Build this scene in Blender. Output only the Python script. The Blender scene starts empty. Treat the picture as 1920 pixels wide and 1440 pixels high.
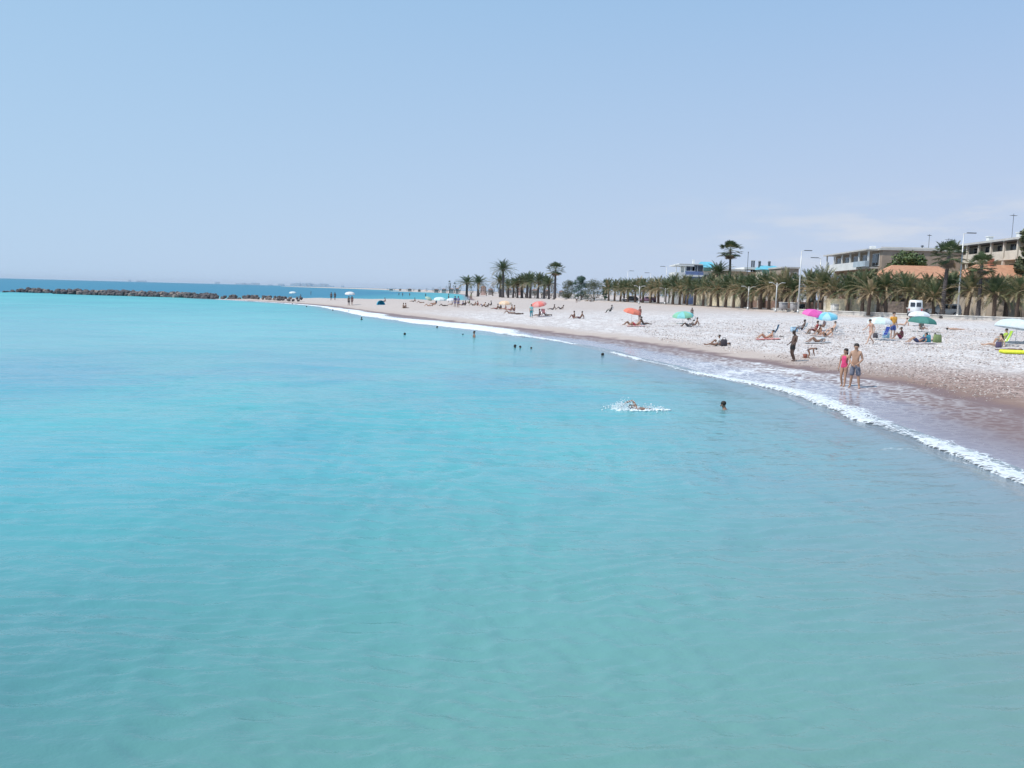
import bpy, bmesh, math, random
import numpy as np
from mathutils import Vector, Matrix, noise as mnoise
R = math.radians
PI = math.pi
SC = bpy.context.scene
COL = SC.collection
rnd = random.Random(7)

# ------------------------------------------------------------------ camera
FPX, CZ, ROLL = 1620.0, 4.0, R(1.5)
PITCH = math.atan(173.4 / FPX)
cam_d = bpy.data.cameras.new('camera')
cam = bpy.data.objects.new('camera', cam_d)
COL.objects.link(cam)
cam_d.sensor_width = 36
cam_d.lens = FPX / 1920 * 36
cam_d.clip_start = 0.1
cam_d.clip_end = 60000
cam.matrix_world = Matrix.Translation((0, 0, CZ)) @ Matrix.Rotation(PI / 2 - PITCH, 4, 'X') @ Matrix.Rotation(ROLL, 4, 'Z')
SC.camera = cam

# ------------------------------------------------------------------ light
SUN_EL, SUN_AZ = R(57), R(-112)      # azimuth measured from +Y towards +X: sun stands left of and a little behind the camera
sund = Vector((math.sin(SUN_AZ) * math.cos(SUN_EL), math.cos(SUN_AZ) * math.cos(SUN_EL), math.sin(SUN_EL)))
sl = bpy.data.lights.new('sun', 'SUN')
sl.energy = 3.6
sl.angle = R(0.53)
sl.color = (1, 0.955, 0.89)
so = bpy.data.objects.new('sun', sl)
COL.objects.link(so)
so.rotation_euler = (-sund).to_track_quat('-Z', 'Y').to_euler()
so.location = (-40, -20, 60)

world = bpy.data.worlds.new('World')
SC.world = world
world.use_nodes = True
nt = world.node_tree
nt.nodes.clear()
def N(t, typ, **kw):
    n = t.nodes.new(typ)
    for k, v in kw.items():
        if k.startswith('i_'):
            n.inputs[k[2:].replace('_', ' ')].default_value = v
        else:
            setattr(n, k, v)
    return n
def L(t, a, b): t.links.new(a, b)
def mixc(t, fac, a, b, mode='MIX'):
    m = t.nodes.new('ShaderNodeMix'); m.data_type = 'RGBA'; m.blend_type = mode
    for s, v in ((m.inputs['Factor'], fac), (m.inputs['A'], a), (m.inputs['B'], b)):
        if hasattr(v, 'is_linked') or isinstance(v, bpy.types.NodeSocket): t.links.new(v, s)
        else: s.default_value = v if isinstance(v, (int, float)) else (*v[:3], 1)
    return m.outputs['Result']
def math_(t, op, a, b=0.5, c=None, clamp=False):
    m = t.nodes.new('ShaderNodeMath'); m.operation = op; m.use_clamp = clamp
    for i, v in enumerate((a, b, c)):
        if v is None: continue
        if isinstance(v, bpy.types.NodeSocket): t.links.new(v, m.inputs[i])
        else: m.inputs[i].default_value = v
    return m.outputs[0]
def mapr(t, v, a, b, c=0.0, d=1.0, smooth=True):
    m = t.nodes.new('ShaderNodeMapRange'); m.clamp = True
    if smooth: m.interpolation_type = 'SMOOTHSTEP'
    t.links.new(v, m.inputs['Value'])
    for k, x in (('From Min', a), ('From Max', b), ('To Min', c), ('To Max', d)):
        if isinstance(x, bpy.types.NodeSocket): t.links.new(x, m.inputs[k])
        else: m.inputs[k].default_value = x
    return m.outputs['Result']

sky = N(nt, 'ShaderNodeTexSky', sky_type='NISHITA', sun_disc=False, sun_elevation=SUN_EL, sun_rotation=SUN_AZ,
        altitude=0, air_density=1.0, dust_density=0.6, ozone_density=1.6)
geo = N(nt, 'ShaderNodeTexCoord')
sep = N(nt, 'ShaderNodeSeparateXYZ'); L(nt, geo.outputs['Generated'], sep.inputs[0])
# a high thin veil whitens the sky, more so low down; a few faint cloud wisps stand low over the land
veil = mapr(nt, sep.outputs['Z'], -0.02, 0.55, 0.97, 0.72, False)
hazecol = mixc(nt, mapr(nt, sep.outputs['Z'], 0.0, 0.42, 0, 1, False), (5.9, 6.6, 8.35), (3.0, 5.5, 8.8))
hazecol = mixc(nt, mapr(nt, sep.outputs['X'], 0.45, -0.5, 0, 1, False), hazecol, (3.9, 6.6, 9.0))
hazecol = mixc(nt, .5, hazecol, mixc(nt, mapr(nt, sep.outputs['Z'], 0.0, 0.42, 0, 1, False), (5.9, 6.6, 8.35), (3.1, 5.6, 8.9)))
skyc = mixc(nt, veil, sky.outputs[0], hazecol)
mp = N(nt, 'ShaderNodeMapping'); mp.inputs['Scale'].default_value = (7, 7, 34); mp.inputs['Location'].default_value = (-.35, .1, .12)
L(nt, geo.outputs['Generated'], mp.inputs[0])
cn = N(nt, 'ShaderNodeTexNoise', i_Scale=1.6, i_Detail=6.0, i_Roughness=0.55); L(nt, mp.outputs[0], cn.inputs['Vector'])
cm = mapr(nt, cn.outputs['Fac'], 0.43, 0.72)
lowb = math_(nt, 'MULTIPLY', mapr(nt, sep.outputs['Z'], 0.015, 0.05), mapr(nt, sep.outputs['Z'], 0.135, 0.07))
side = mapr(nt, sep.outputs['X'], 0.08, 0.40)
cfac = math_(nt, 'MULTIPLY', math_(nt, 'MULTIPLY', cm, lowb), math_(nt, 'MULTIPLY', side, 0.75))
skyc = mixc(nt, cfac, skyc, (6.9, 7.3, 8.1))
bg = N(nt, 'ShaderNodeBackground', i_Strength=0.10)
L(nt, skyc, bg.inputs['Color'])
wo = N(nt, 'ShaderNodeOutputWorld'); L(nt, bg.outputs[0], wo.inputs['Surface'])

SC.view_settings.view_transform = 'Standard'
SC.view_settings.look = 'None'
SC.view_settings.exposure = 0.0
SC.view_settings.gamma = 1
SC.cycles.use_denoising = True
SC.cycles.volume_bounces = 0
SC.cycles.max_bounces = 6
SC.cycles.volume_step_rate = 5

# ------------------------------------------------------------------ pixel helpers (where things really stand)
def ray(px, py):
    u, v = px - 960.0, 720.0 - py
    c, s = math.cos(ROLL), math.sin(ROLL)
    u2, v2 = u * c - v * s, u * s + v * c
    ct, st = math.cos(PITCH), math.sin(PITCH)
    return np.array([u2, FPX * ct + v2 * st, -FPX * st + v2 * ct])
def at_y(px, py, y):
    d = ray(px, py); t = y / d[1]
    return Vector((d[0] * t, y, CZ + d[2] * t))
def at_z(px, py, z):
    d = ray(px, py); t = (z - CZ) / d[2]
    return Vector((d[0] * t, d[1] * t, z))

# ------------------------------------------------------------------ coast
SHORE = [  # px, py of the water's edge, foam width m, lace 0..1, swash width
    (1920, 905, .45, .15, 4.5), (1850, 878, .6, .1, 5), (1780, 845, .5, .1, 5.5), (1700, 812, .45, .1, 6.5), (1640, 790, .9, .12, 6.5),
    (1580, 768, 1.15, .15, 6.4), (1500, 748, 1.15, .55, 6.4), (1440, 728, .9, .9, 6.6), (1390, 713, .45, 1.0, 6.8), (1300, 700, .3, 1.0, 6.8),
    (1230, 680, .3, .9, 6.5), (1160, 664, .12, .55, 6), (1080, 645, .05, .5, 5.5), (1020, 636, .5, .5, 5.2), (960, 628, 1.3, .35, 5),
    (880, 617, 3.0, .3, 5.2), (800, 609, 3.4, .2, 5.2), (740, 600, 3.6, .2, 5.5), (700, 595, 3.2, .15, 5.5), (640, 583, 2.2, .1, 4),
    (600, 575, 1.2, .05, 3.5), (560, 571, 1.0, 0, 3.5), (500, 567, 1.0, 0, 3), (400, 561, .8, 0, 2)]
front = [((15.0, -30.0), .5, .1, 4), ((11.6, -5.0), .5, .1, 4), ((11.1, 10.0), .7, .1, 4)]
for a in SHORE:
    p = at_z(a[0], a[1], 0); front.append(((p.x, p.y), a[2], a[3], a[4]))
# densify + smooth the front line
def dens(pts, step):
    out = []
    for (p, *q), (p2, *q2) in zip(pts[:-1], pts[1:]):
        n = max(1, int(math.hypot(p2[0] - p[0], p2[1] - p[1]) / step))
        for i in range(n):
            t = i / n
            out.append(((p[0] + (p2[0] - p[0]) * t, p[1] + (p2[1] - p[1]) * t), *[x + (y - x) * t for x, y in zip(q, q2)]))
    out.append(pts[-1]); return out
fr = dens(front, 1.6)
for _ in range(5):
    fr = [fr[0]] + [(((a[0][0] + 2 * b[0][0] + c[0][0]) / 4, (a[0][1] + 2 * b[0][1] + c[0][1]) / 4), *[(x + 2 * y + z) / 4 for x, y, z in zip(a[1:], b[1:], c[1:])]) for a, b, c in zip(fr, fr[1:], fr[2:])] + [fr[-1]]
fr = [((p[0] + .16 * math.sin(i * .9) + .12 * math.sin(i * .37 + 1), p[1]), *q) for i, (p, *q) in enumerate(fr)]
back = [(-84, 229), (-74, 236), (-62, 240), (-50, 244), (-40, 250), (-31, 262), (-20, 276), (-17, 300), (-19, 350), (-24, 430), (-29, 520), (-37, 640), (-48, 800), (-70, 960), (-105, 1090), (-180, 1180), (-150, 1230),
        (-160, 1500), (-420, 2300), (-900, 3300), (-700, 3600), (-300, 3800)]
back = [(p, 0.3, 0.0, 3.0) for p in back]
closing = [((9000, 4200), 0, 0, 3), ((9000, -600), 0, 0, 3), ((15, -600), 0, 0, 3)]
coast = fr + back + closing
CP = np.array([c[0] for c in coast]); CQ = np.array([c[1:] for c in coast])
A_, B_ = CP, np.roll(CP, -1, 0)
QA, QB = CQ, np.roll(CQ, -1, 0)
def coast_eval(X, Y):
    """signed distance to the water's edge (+ on land) and the along-shore values there"""
    X = np.asarray(X, float).ravel(); Y = np.asarray(Y, float).ravel()
    best = np.full(X.shape, 1e18); q = np.zeros((len(X), 3)); ins = np.zeros(X.shape, bool)
    for a, b, qa, qb in zip(A_, B_, QA, QB):
        dx, dy = b - a; l2 = dx * dx + dy * dy + 1e-9
        t = np.clip(((X - a[0]) * dx + (Y - a[1]) * dy) / l2, 0, 1)
        d2 = (X - a[0] - t * dx) ** 2 + (Y - a[1] - t * dy) ** 2
        m = d2 < best
        best[m] = d2[m]; q[m] = qa + (qb - qa) * t[m, None]
        c = (a[1] > Y) != (b[1] > Y)
        if c.any():
            xi = a[0] + (Y - a[1]) * dx / (dy if dy else 1e-9)
            ins ^= c & (X < xi)
    return np.where(ins, 1, -1) * np.sqrt(best), q
PX = [-400, -60, -20, -4, 0, 6, 10, 18, 30, 50, 75, 95, 400]
PZ = [-6, -4, -2.2, -.9, -.03, .22, .55, 1.0, 1.3, 1.6, 1.9, 2.0, 2.2]
# promenade edge
PROM = np.array([(110, 40), (88, 78), (75, 97), (62, 111), (50, 124), (43, 145), (36.5, 180), (27, 235), (17, 300), (14, 360)])
def prom_side(X, Y):
    px = np.interp(Y, PROM[:, 1], PROM[:, 0]); return X - px
def height(X, Y):
    X = np.asarray(X, float).ravel(); Y = np.asarray(Y, float).ravel()
    d, q = coast_eval(X, Y)
    z = np.interp(d, PX, PZ)
    s = prom_side(X, Y)
    m = np.clip(s / .6, 0, 1) * np.clip((370 - Y) / 40, 0, 1) * (d > 10)
    z = z * (1 - m) + 2.05 * m
    cap = np.where(Y > 380, 1.9, 99)
    u = (np.sin(X * .9 + np.sin(Y * .31) * 2) * np.sin(Y * .23 + X * .17) * .06 + np.sin(X * .33 + 1.3) * np.sin(Y * .11 + .4) * .07) * np.clip((d - 8) / 10, 0, 1) * (1 - m)
    return np.minimum(z, cap) + u
def place(px, py):
    d = ray(px, py)
    t = np.concatenate([np.linspace(10, 400, 1500), np.linspace(400, 3000, 700)[1:]])
    k = d / d[1]
    X, Y, Z = k[0] * t, t, CZ + k[2] * t
    H = np.maximum(height(X, Y), 0)
    i = int(np.argmax(Z < H)) if (Z < H).any() else len(t) - 1
    i = max(i, 1)
    a, b = Z[i - 1] - H[i - 1], Z[i] - H[i]
    f = a / (a - b + 1e-9) if a > b else 0
    tt = t[i - 1] + (t[i] - t[i - 1]) * f
    x, y = k[0] * tt, tt
    return Vector((x, y, max(float(height([x], [y])[0]), 0)))

# ------------------------------------------------------------------ objects helpers
def tag(o, label=None, cat=None, group=None, kind=None):
    if label: o['label'] = label
    if cat: o['category'] = cat
    if group: o['group'] = group
    if kind: o['kind'] = kind
    return o
def empty(name, loc=(0, 0, 0), rz=0.0, label=None, cat=None, group=None):
    o = bpy.data.objects.new(name, None); COL.objects.link(o)
    o.empty_display_size = .3
    o.location = loc; o.rotation_euler = (0, 0, rz)
    return tag(o, label, cat, group)
def mesh_obj(name, verts, faces, mats, parent=None, smooth=False, midx=None, loc=None):
    me = bpy.data.meshes.new(name)
    me.from_pydata([tuple(v) for v in verts], [], faces)
    for m in (mats if isinstance(mats, (list, tuple)) else [mats]): me.materials.append(m)
    if midx is not None: me.polygons.foreach_set('material_index', midx)
    if smooth: me.polygons.foreach_set('use_smooth', [True] * len(faces))
    me.update()
    o = bpy.data.objects.new(name, me); COL.objects.link(o)
    if parent: o.parent = parent
    if loc is not None: o.location = loc
    return o
def copy_tree(o, parent=None):
    c = o.copy(); COL.objects.link(c); c.parent = parent
    for ch in list(o.children): copy_tree(ch, c)
    return c

class MB:
    def __init__(s): s.v = []; s.f = []; s.m = []; s.mi = 0
    def add(s, vs, fs):
        b = len(s.v); s.v += [Vector(v) for v in vs]; s.f += [tuple(b + i for i in f) for f in fs]; s.m += [s.mi] * len(fs)
        return s
    def box(s, c, d, rz=0, bev=0):
        x, y, z = d[0] / 2, d[1] / 2, d[2] / 2
        M = Matrix.Translation(c) @ Matrix.Rotation(rz, 4, 'Z')
        if bev:
            b = min(bev, x * .9, y * .9, z * .9); V = []; F = []
            pts = []
            for sz in (-1, 1):
                for (k, ins) in ((0, b), (1, 0)) if sz < 0 else ((1, 0), (0, b)):
                    zz = sz * z if k == 0 else sz * (z - b)
                    xx, yy = x - ins, y - ins
                    pts.append([(xx, yy - b * (k == 1) , zz), (xx - b * (k == 1), yy, zz), (-xx + b * (k == 1), yy, zz), (-xx, yy - b * (k == 1), zz),
                                (-xx, -yy + b * (k == 1), zz), (-xx + b * (k == 1), -yy, zz), (xx - b * (k == 1), -yy, zz), (xx, -yy + b * (k == 1), zz)])
            for r in pts: V += [M @ Vector(p) for p in r]
            for i in range(3):
                for j in range(8): F.append((i * 8 + j, i * 8 + (j + 1) % 8, (i + 1) * 8 + (j + 1) % 8, (i + 1) * 8 + j))
            F.append(tuple(range(7, -1, -1))); F.append(tuple(range(24, 32)))
            return s.add(V, F)
        V = [M @ Vector((a, b, c_)) for a in (-x, x) for b in (-y, y) for c_ in (-z, z)]
        return s.add(V, [(0, 1, 3, 2), (4, 6, 7, 5), (0, 4, 5, 1), (2, 3, 7, 6), (0, 2, 6, 4), (1, 5, 7, 3)])
    def box2(s, a, b): return s.box([(a[i] + b[i]) / 2 for i in range(3)], [abs(b[i] - a[i]) for i in range(3)])
    def tube(s, pts, rad, n=8, cap=True):
        pts = [Vector(p) for p in pts]; k = len(pts)
        if not isinstance(rad, (list, tuple)): rad = [rad] * k
        rings = []; up = Vector((0, 0, 1))
        for i, p in enumerate(pts):
            t = (pts[min(i + 1, k - 1)] - pts[max(i - 1, 0)]).normalized()
            a = t.cross(up if abs(t.z) < .95 else Vector((1, 0, 0))).normalized(); b = t.cross(a)
            rings += [p + (a * math.cos(2 * PI * j / n) + b * math.sin(2 * PI * j / n)) * rad[i] for j in range(n)]
        F = [(i * n + j, i * n + (j + 1) % n, (i + 1) * n + (j + 1) % n, (i + 1) * n + j) for i in range(k - 1) for j in range(n)]
        if cap: F += [tuple(range(n))[::-1], tuple((k - 1) * n + j for j in range(n))]
        return s.add(rings, F)
    def ell(s, c, r, seg=10, rings=7, M=None):
        V = [Vector((0, 0, -r[2]))]; F = []
        for i in range(1, rings):
            th = PI * i / rings
            V += [Vector((r[0] * math.sin(th) * math.cos(2 * PI * j / seg), r[1] * math.sin(th) * math.sin(2 * PI * j / seg), -r[2] * math.cos(th))) for j in range(seg)]
        V.append(Vector((0, 0, r[2])))
        for j in range(seg): F.append((0, 1 + (j + 1) % seg, 1 + j)); F.append((len(V) - 1, 1 + (rings - 2) * seg + j, 1 + (rings - 2) * seg + (j + 1) % seg))
        for i in range(rings - 2):
            for j in range(seg): F.append((1 + i * seg + j, 1 + i * seg + (j + 1) % seg, 1 + (i + 1) * seg + (j + 1) % seg, 1 + (i + 1) * seg + j))
        if M: V = [M @ v for v in V]
        return s.add([v + Vector(c) for v in V], F)
    def prism(s, prof, y0, y1, axis='Y'):
        n = len(prof)
        f = (lambda p, q: (p[0], q, p[1])) if axis == 'Y' else ((lambda p, q: (q, p[0], p[1])) if axis == 'X' else (lambda p, q: (p[0], p[1], q)))
        V = [f(p, y0) for p in prof] + [f(p, y1) for p in prof]
        return s.add(V, [tuple(range(n)), tuple(range(2 * n - 1, n - 1, -1))] + [(i, n + i, n + (i + 1) % n, (i + 1) % n) for i in range(n)])
    def build(s, name, mats, parent=None, smooth=False, loc=None):
        return mesh_obj(name, s.v, s.f, mats, parent, smooth, s.m if s.m and max(s.m) > 0 else None, loc)

# ------------------------------------------------------------------ materials
MC = {}
def mat(name, col, rough=.7, var=.12, scale=3.0, bump=.0, metal=0, spec=.5, col2=None, coat=0):
    if name in MC: return MC[name]
    m = bpy.data.materials.new(name); m.use_nodes = True; t = m.node_tree; t.nodes.clear()
    o = N(t, 'ShaderNodeOutputMaterial'); p = N(t, 'ShaderNodeBsdfPrincipled'); L(t, p.outputs[0], o.inputs[0])
    p.inputs['Roughness'].default_value = rough; p.inputs['Metallic'].default_value = metal
    p.inputs['Specular IOR Level'].default_value = spec; p.inputs['Coat Weight'].default_value = coat
    tc = N(t, 'ShaderNodeTexCoord')
    n = N(t, 'ShaderNodeTexNoise', i_Scale=scale, i_Detail=5.0, i_Roughness=.6); L(t, tc.outputs['Object'], n.inputs['Vector'])
    c2 = col2 or tuple(max(0, c * (1 - 2.2 * var)) for c in col)
    c1 = col if col2 else tuple(min(1, c * (1 + var)) for c in col)
    L(t, mixc(t, mapr(t, n.outputs['Fac'], .3, .7), c1, c2), p.inputs['Base Color'])
    if bump:
        b = N(t, 'ShaderNodeBump', i_Strength=bump, i_Distance=.05); L(t, n.outputs['Fac'], b.inputs['Height']); L(t, b.outputs[0], p.inputs['Normal'])
    MC[name] = m; return m
def fabric(col): return mat('fabric_%d_%d_%d' % tuple(int(c * 99) for c in col), col, .8, .1, 9)

# ------------------------------------------------------------------ terrain (one sheet) and sea
def graded(lo, hi, h0, ratio, maxh):
    def side(lim):
        o, x, h = [], 0.0, h0
        while x < lim:
            h = min(h * ratio, maxh); x += h; o.append(min(x, lim))
        return o
    return lo, hi, side
def axis(center, neg, pos, h0, ratio, maxh):
    def side(lim):
        o, x, h = [], 0.0, h0
        while x < lim:
            h = min(h * ratio, maxh); x += h; o.append(min(x, lim))
        return o
    return np.array([center - a for a in side(neg)][::-1] + [center] + [center + a for a in side(pos)])
def grid_obj(name, xs, ys, Z, material, attrs):
    nx, ny = len(xs), len(ys)
    X, Y = np.meshgrid(xs, ys)
    co = np.stack([X.ravel(), Y.ravel(), Z.ravel()], 1)
    i = np.arange(nx * ny).reshape(ny, nx)
    q = np.stack([i[:-1, :-1].ravel(), i[:-1, 1:].ravel(), i[1:, 1:].ravel(), i[1:, :-1].ravel()], 1)
    me = bpy.data.meshes.new(name)
    me.vertices.add(len(co)); me.vertices.foreach_set('co', co.astype(np.float32).ravel())
    me.loops.add(q.size); me.loops.foreach_set('vertex_index', q.astype(np.int32).ravel())
    me.polygons.add(len(q)); me.polygons.foreach_set('loop_start', (np.arange(len(q)) * 4).astype(np.int32))
    me.polygons.foreach_set('use_smooth', np.ones(len(q), bool))
    me.update(calc_edges=True); me.validate()
    for k, v in attrs.items():
        a = me.attributes.new(k, 'FLOAT', 'POINT'); a.data.foreach_set('value', v.astype(np.float32).ravel())
    me.materials.append(material)
    o = bpy.data.objects.new(name, me); COL.objects.link(o); return tag(o, kind='structure')

def attr(t, name):
    a = N(t, 'ShaderNodeAttribute', attribute_name=name); return a.outputs['Fac']
def objnoise(t, scale, detail=4, rough=.55, sc=(1, 1, 1), dist=0, rot=0):
    tc = N(t, 'ShaderNodeTexCoord'); m = N(t, 'ShaderNodeMapping'); m.inputs['Scale'].default_value = sc; m.inputs['Rotation'].default_value = (0, 0, rot)
    L(t, tc.outputs['Object'], m.inputs[0])
    n = N(t, 'ShaderNodeTexNoise', i_Scale=scale, i_Detail=detail, i_Roughness=rough, i_Distortion=dist); L(t, m.outputs[0], n.inputs['Vector'])
    return n.outputs['Fac']
def voro(t, scale, feature='F1', sc=(1, 1, 1), out='Distance', warp=0):
    tc = N(t, 'ShaderNodeTexCoord'); m = N(t, 'ShaderNodeMapping'); m.inputs['Scale'].default_value = sc
    src = tc.outputs['Object']
    if warp:
        n = N(t, 'ShaderNodeTexNoise', i_Scale=.9, i_Detail=3.0); L(t, src, n.inputs['Vector'])
        v = N(t, 'ShaderNodeVectorMath', operation='SCALE'); L(t, n.outputs['Color'], v.inputs[0]); v.inputs['Scale'].default_value = warp
        w = N(t, 'ShaderNodeVectorMath', operation='ADD'); L(t, src, w.inputs[0]); L(t, v.outputs[0], w.inputs[1]); src = w.outputs[0]
    L(t, src, m.inputs[0])
    n = N(t, 'ShaderNodeTexVoronoi', feature=feature, i_Scale=scale); L(t, m.outputs[0], n.inputs['Vector'])
    return n.outputs[out]

def beach_material():
    m = bpy.data.materials.new('beach'); m.use_nodes = True; t = m.node_tree; t.nodes.clear()
    o = N(t, 'ShaderNodeOutputMaterial'); p = N(t, 'ShaderNodeBsdfPrincipled'); L(t, p.outputs[0], o.inputs[0])
    d, lace, sw = attr(t, 'dist'), attr(t, 'lace'), attr(t, 'swash')
    big = objnoise(t, .12, 4); med = objnoise(t, .6, 5); fine = objnoise(t, 7, 6, .7)
    dw = math_(t, 'ADD', d, math_(t, 'MULTIPLY', math_(t, 'SUBTRACT', med, .5), 3.2))
    dn = math_(t, 'SUBTRACT', dw, sw)
    # materials of the beach itself
    wetsand = mixc(t, objnoise(t, 5, 7, .8), (.17, .10, .09), (.26, .165, .145))
    drysand = mixc(t, fine, (.43, .345, .295), (.60, .50, .44))
    drysand = mixc(t, attr(t, 'nearzone'), drysand, mixc(t, objnoise(t, 6, 6, .8), (.19, .115, .088), (.38, .265, .215)))
    vc = voro(t, 7.5, out='Color'); vd = voro(t, 7.5)
    hs = N(t, 'ShaderNodeSeparateColor'); L(t, vc, hs.inputs[0])
    peb = mixc(t, mapr(t, hs.outputs[0], 0, 1, smooth=False), (.52, .46, .435), (.93, .89, .86))
    peb = mixc(t, math_(t, 'GREATER_THAN', hs.outputs[1], .86), peb, (.34, .28, .26))
    peb = mixc(t, math_(t, 'GREATER_THAN', hs.outputs[2], .88), peb, (.66, .52, .46))
    peb = mixc(t, mapr(t, vd, .30, .62, 0, .7), peb, (.44, .395, .38))
    peb = mixc(t, mapr(t, big, .3, .7, 0, .25), peb, (.74, .67, .63))
    blot = voro(t, 1.7, out='Color', sc=(1, .5, 1)); bs = N(t, 'ShaderNodeSeparateColor'); L(t, blot, bs.inputs[0])
    peb = mixc(t, mapr(t, bs.outputs[0], 0, 1, 0, .22, False), peb, (.42, .36, .33)); peb = mixc(t, mapr(t, bs.outputs[1], .5, 1, 0, .35, False), peb, (.88, .85, .82))
    redpeb = mixc(t, mapr(t, hs.outputs[0], 0, 1, smooth=False), (.17, .105, .085), (.52, .385, .335))
    nearred = math_(t, 'MULTIPLY', mapr(t, dn, 9, 3.5), attr(t, 'nearzone'))
    peb = mixc(t, nearred, peb, redpeb)
    sandband = mapr(t, dn, 1.6, 4.6)
    # pebbles reach almost to the wet line near the camera
    sandband = math_(t, 'MAXIMUM', sandband, math_(t, 'MULTIPLY', attr(t, 'nearzone'), mapr(t, dn, .4, 2.2)))
    sandband = math_(t, 'MULTIPLY', sandband, mapr(t, math_(t, 'ADD', attr(t, 'farzone'), math_(t, 'MULTIPLY', math_(t, 'SUBTRACT', big, .5), .6)), 1.0, .3, .25, 1))
    base = mixc(t, sandband, drysand, peb)
    wet = mapr(t, dn, 1.0, -.4)
    base = mixc(t, wet, base, wetsand)
    # the sheet of water and lacy foam still running over the wet sand
    v1 = voro(t, .85, 'DISTANCE_TO_EDGE', warp=2.2); v2 = voro(t, 1.9, 'DISTANCE_TO_EDGE', warp=1.3)
    l1 = mapr(t, v1, .15, .01); l2 = mapr(t, v2, .20, .02)
    lac = math_(t, 'MAXIMUM', l1, math_(t, 'MULTIPLY', l2, .8))
    patch = mapr(t, objnoise(t, .4, 5, .65), math_(t, 'SUBTRACT', 1.0, math_(t, 'MULTIPLY', lace, .66)), math_(t, 'SUBTRACT', 1.2, math_(t, 'MULTIPLY', lace, .62)))
    under = mapr(t, dn, -.3, -1.3)
    edge = math_(t, 'MULTIPLY', mapr(t, math_(t, 'ABSOLUTE', math_(t, 'ADD', dn, .9)), .28, .05), mapr(t, med, .45, .6, 0, .75))
    foam = math_(t, 'MULTIPLY', math_(t, 'MAXIMUM', math_(t, 'MAXIMUM', math_(t, 'MULTIPLY', math_(t, 'MULTIPLY', patch, lac), .85), math_(t, 'MULTIPLY', math_(t, 'MULTIPLY', l2, lace), .62)), math_(t, 'MULTIPLY', edge, math_(t, 'ADD', lace, .12))), under)
    film = mapr(t, math_(t, 'SUBTRACT', dn, math_(t, 'MULTIPLY', sw, -.45)), .6, -1.2)
    film = math_(t, 'MULTIPLY', film, mapr(t, attr(t, 'corner'), 0, 1, 1, .15, False))
    base = mixc(t, math_(t, 'MULTIPLY', film, .55), base, (.30, .30, .375))
    base = mixc(t, foam, base, (.86, .87, .88))
    L(t, base, p.inputs['Base Color'])
    rough = math_(t, 'SUBTRACT', .9, math_(t, 'MULTIPLY', wet, .42))
    rough = math_(t, 'SUBTRACT', rough, math_(t, 'MULTIPLY', film, .42))
    L(t, mapr(t, wet, 0, 1, .3, mapr(t, film, 0, 1, .22, .5, False), False), p.inputs['Specular IOR Level'])
    rough = mapr(t, foam, 0, 1, rough, .8, False)
    L(t, rough, p.inputs['Roughness'])
    bh = math_(t, 'ADD', math_(t, 'MULTIPLY', vd, -1.0), math_(t, 'MULTIPLY', fine, .5))
    bh = math_(t, 'MULTIPLY', bh, mapr(t, wet, 0, 1, 1, .04, False))
    b = N(t, 'ShaderNodeBump', i_Strength=.45, i_Distance=.05); L(t, bh, b.inputs['Height']); L(t, b.outputs[0], p.inputs['Normal'])
    return m

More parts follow.
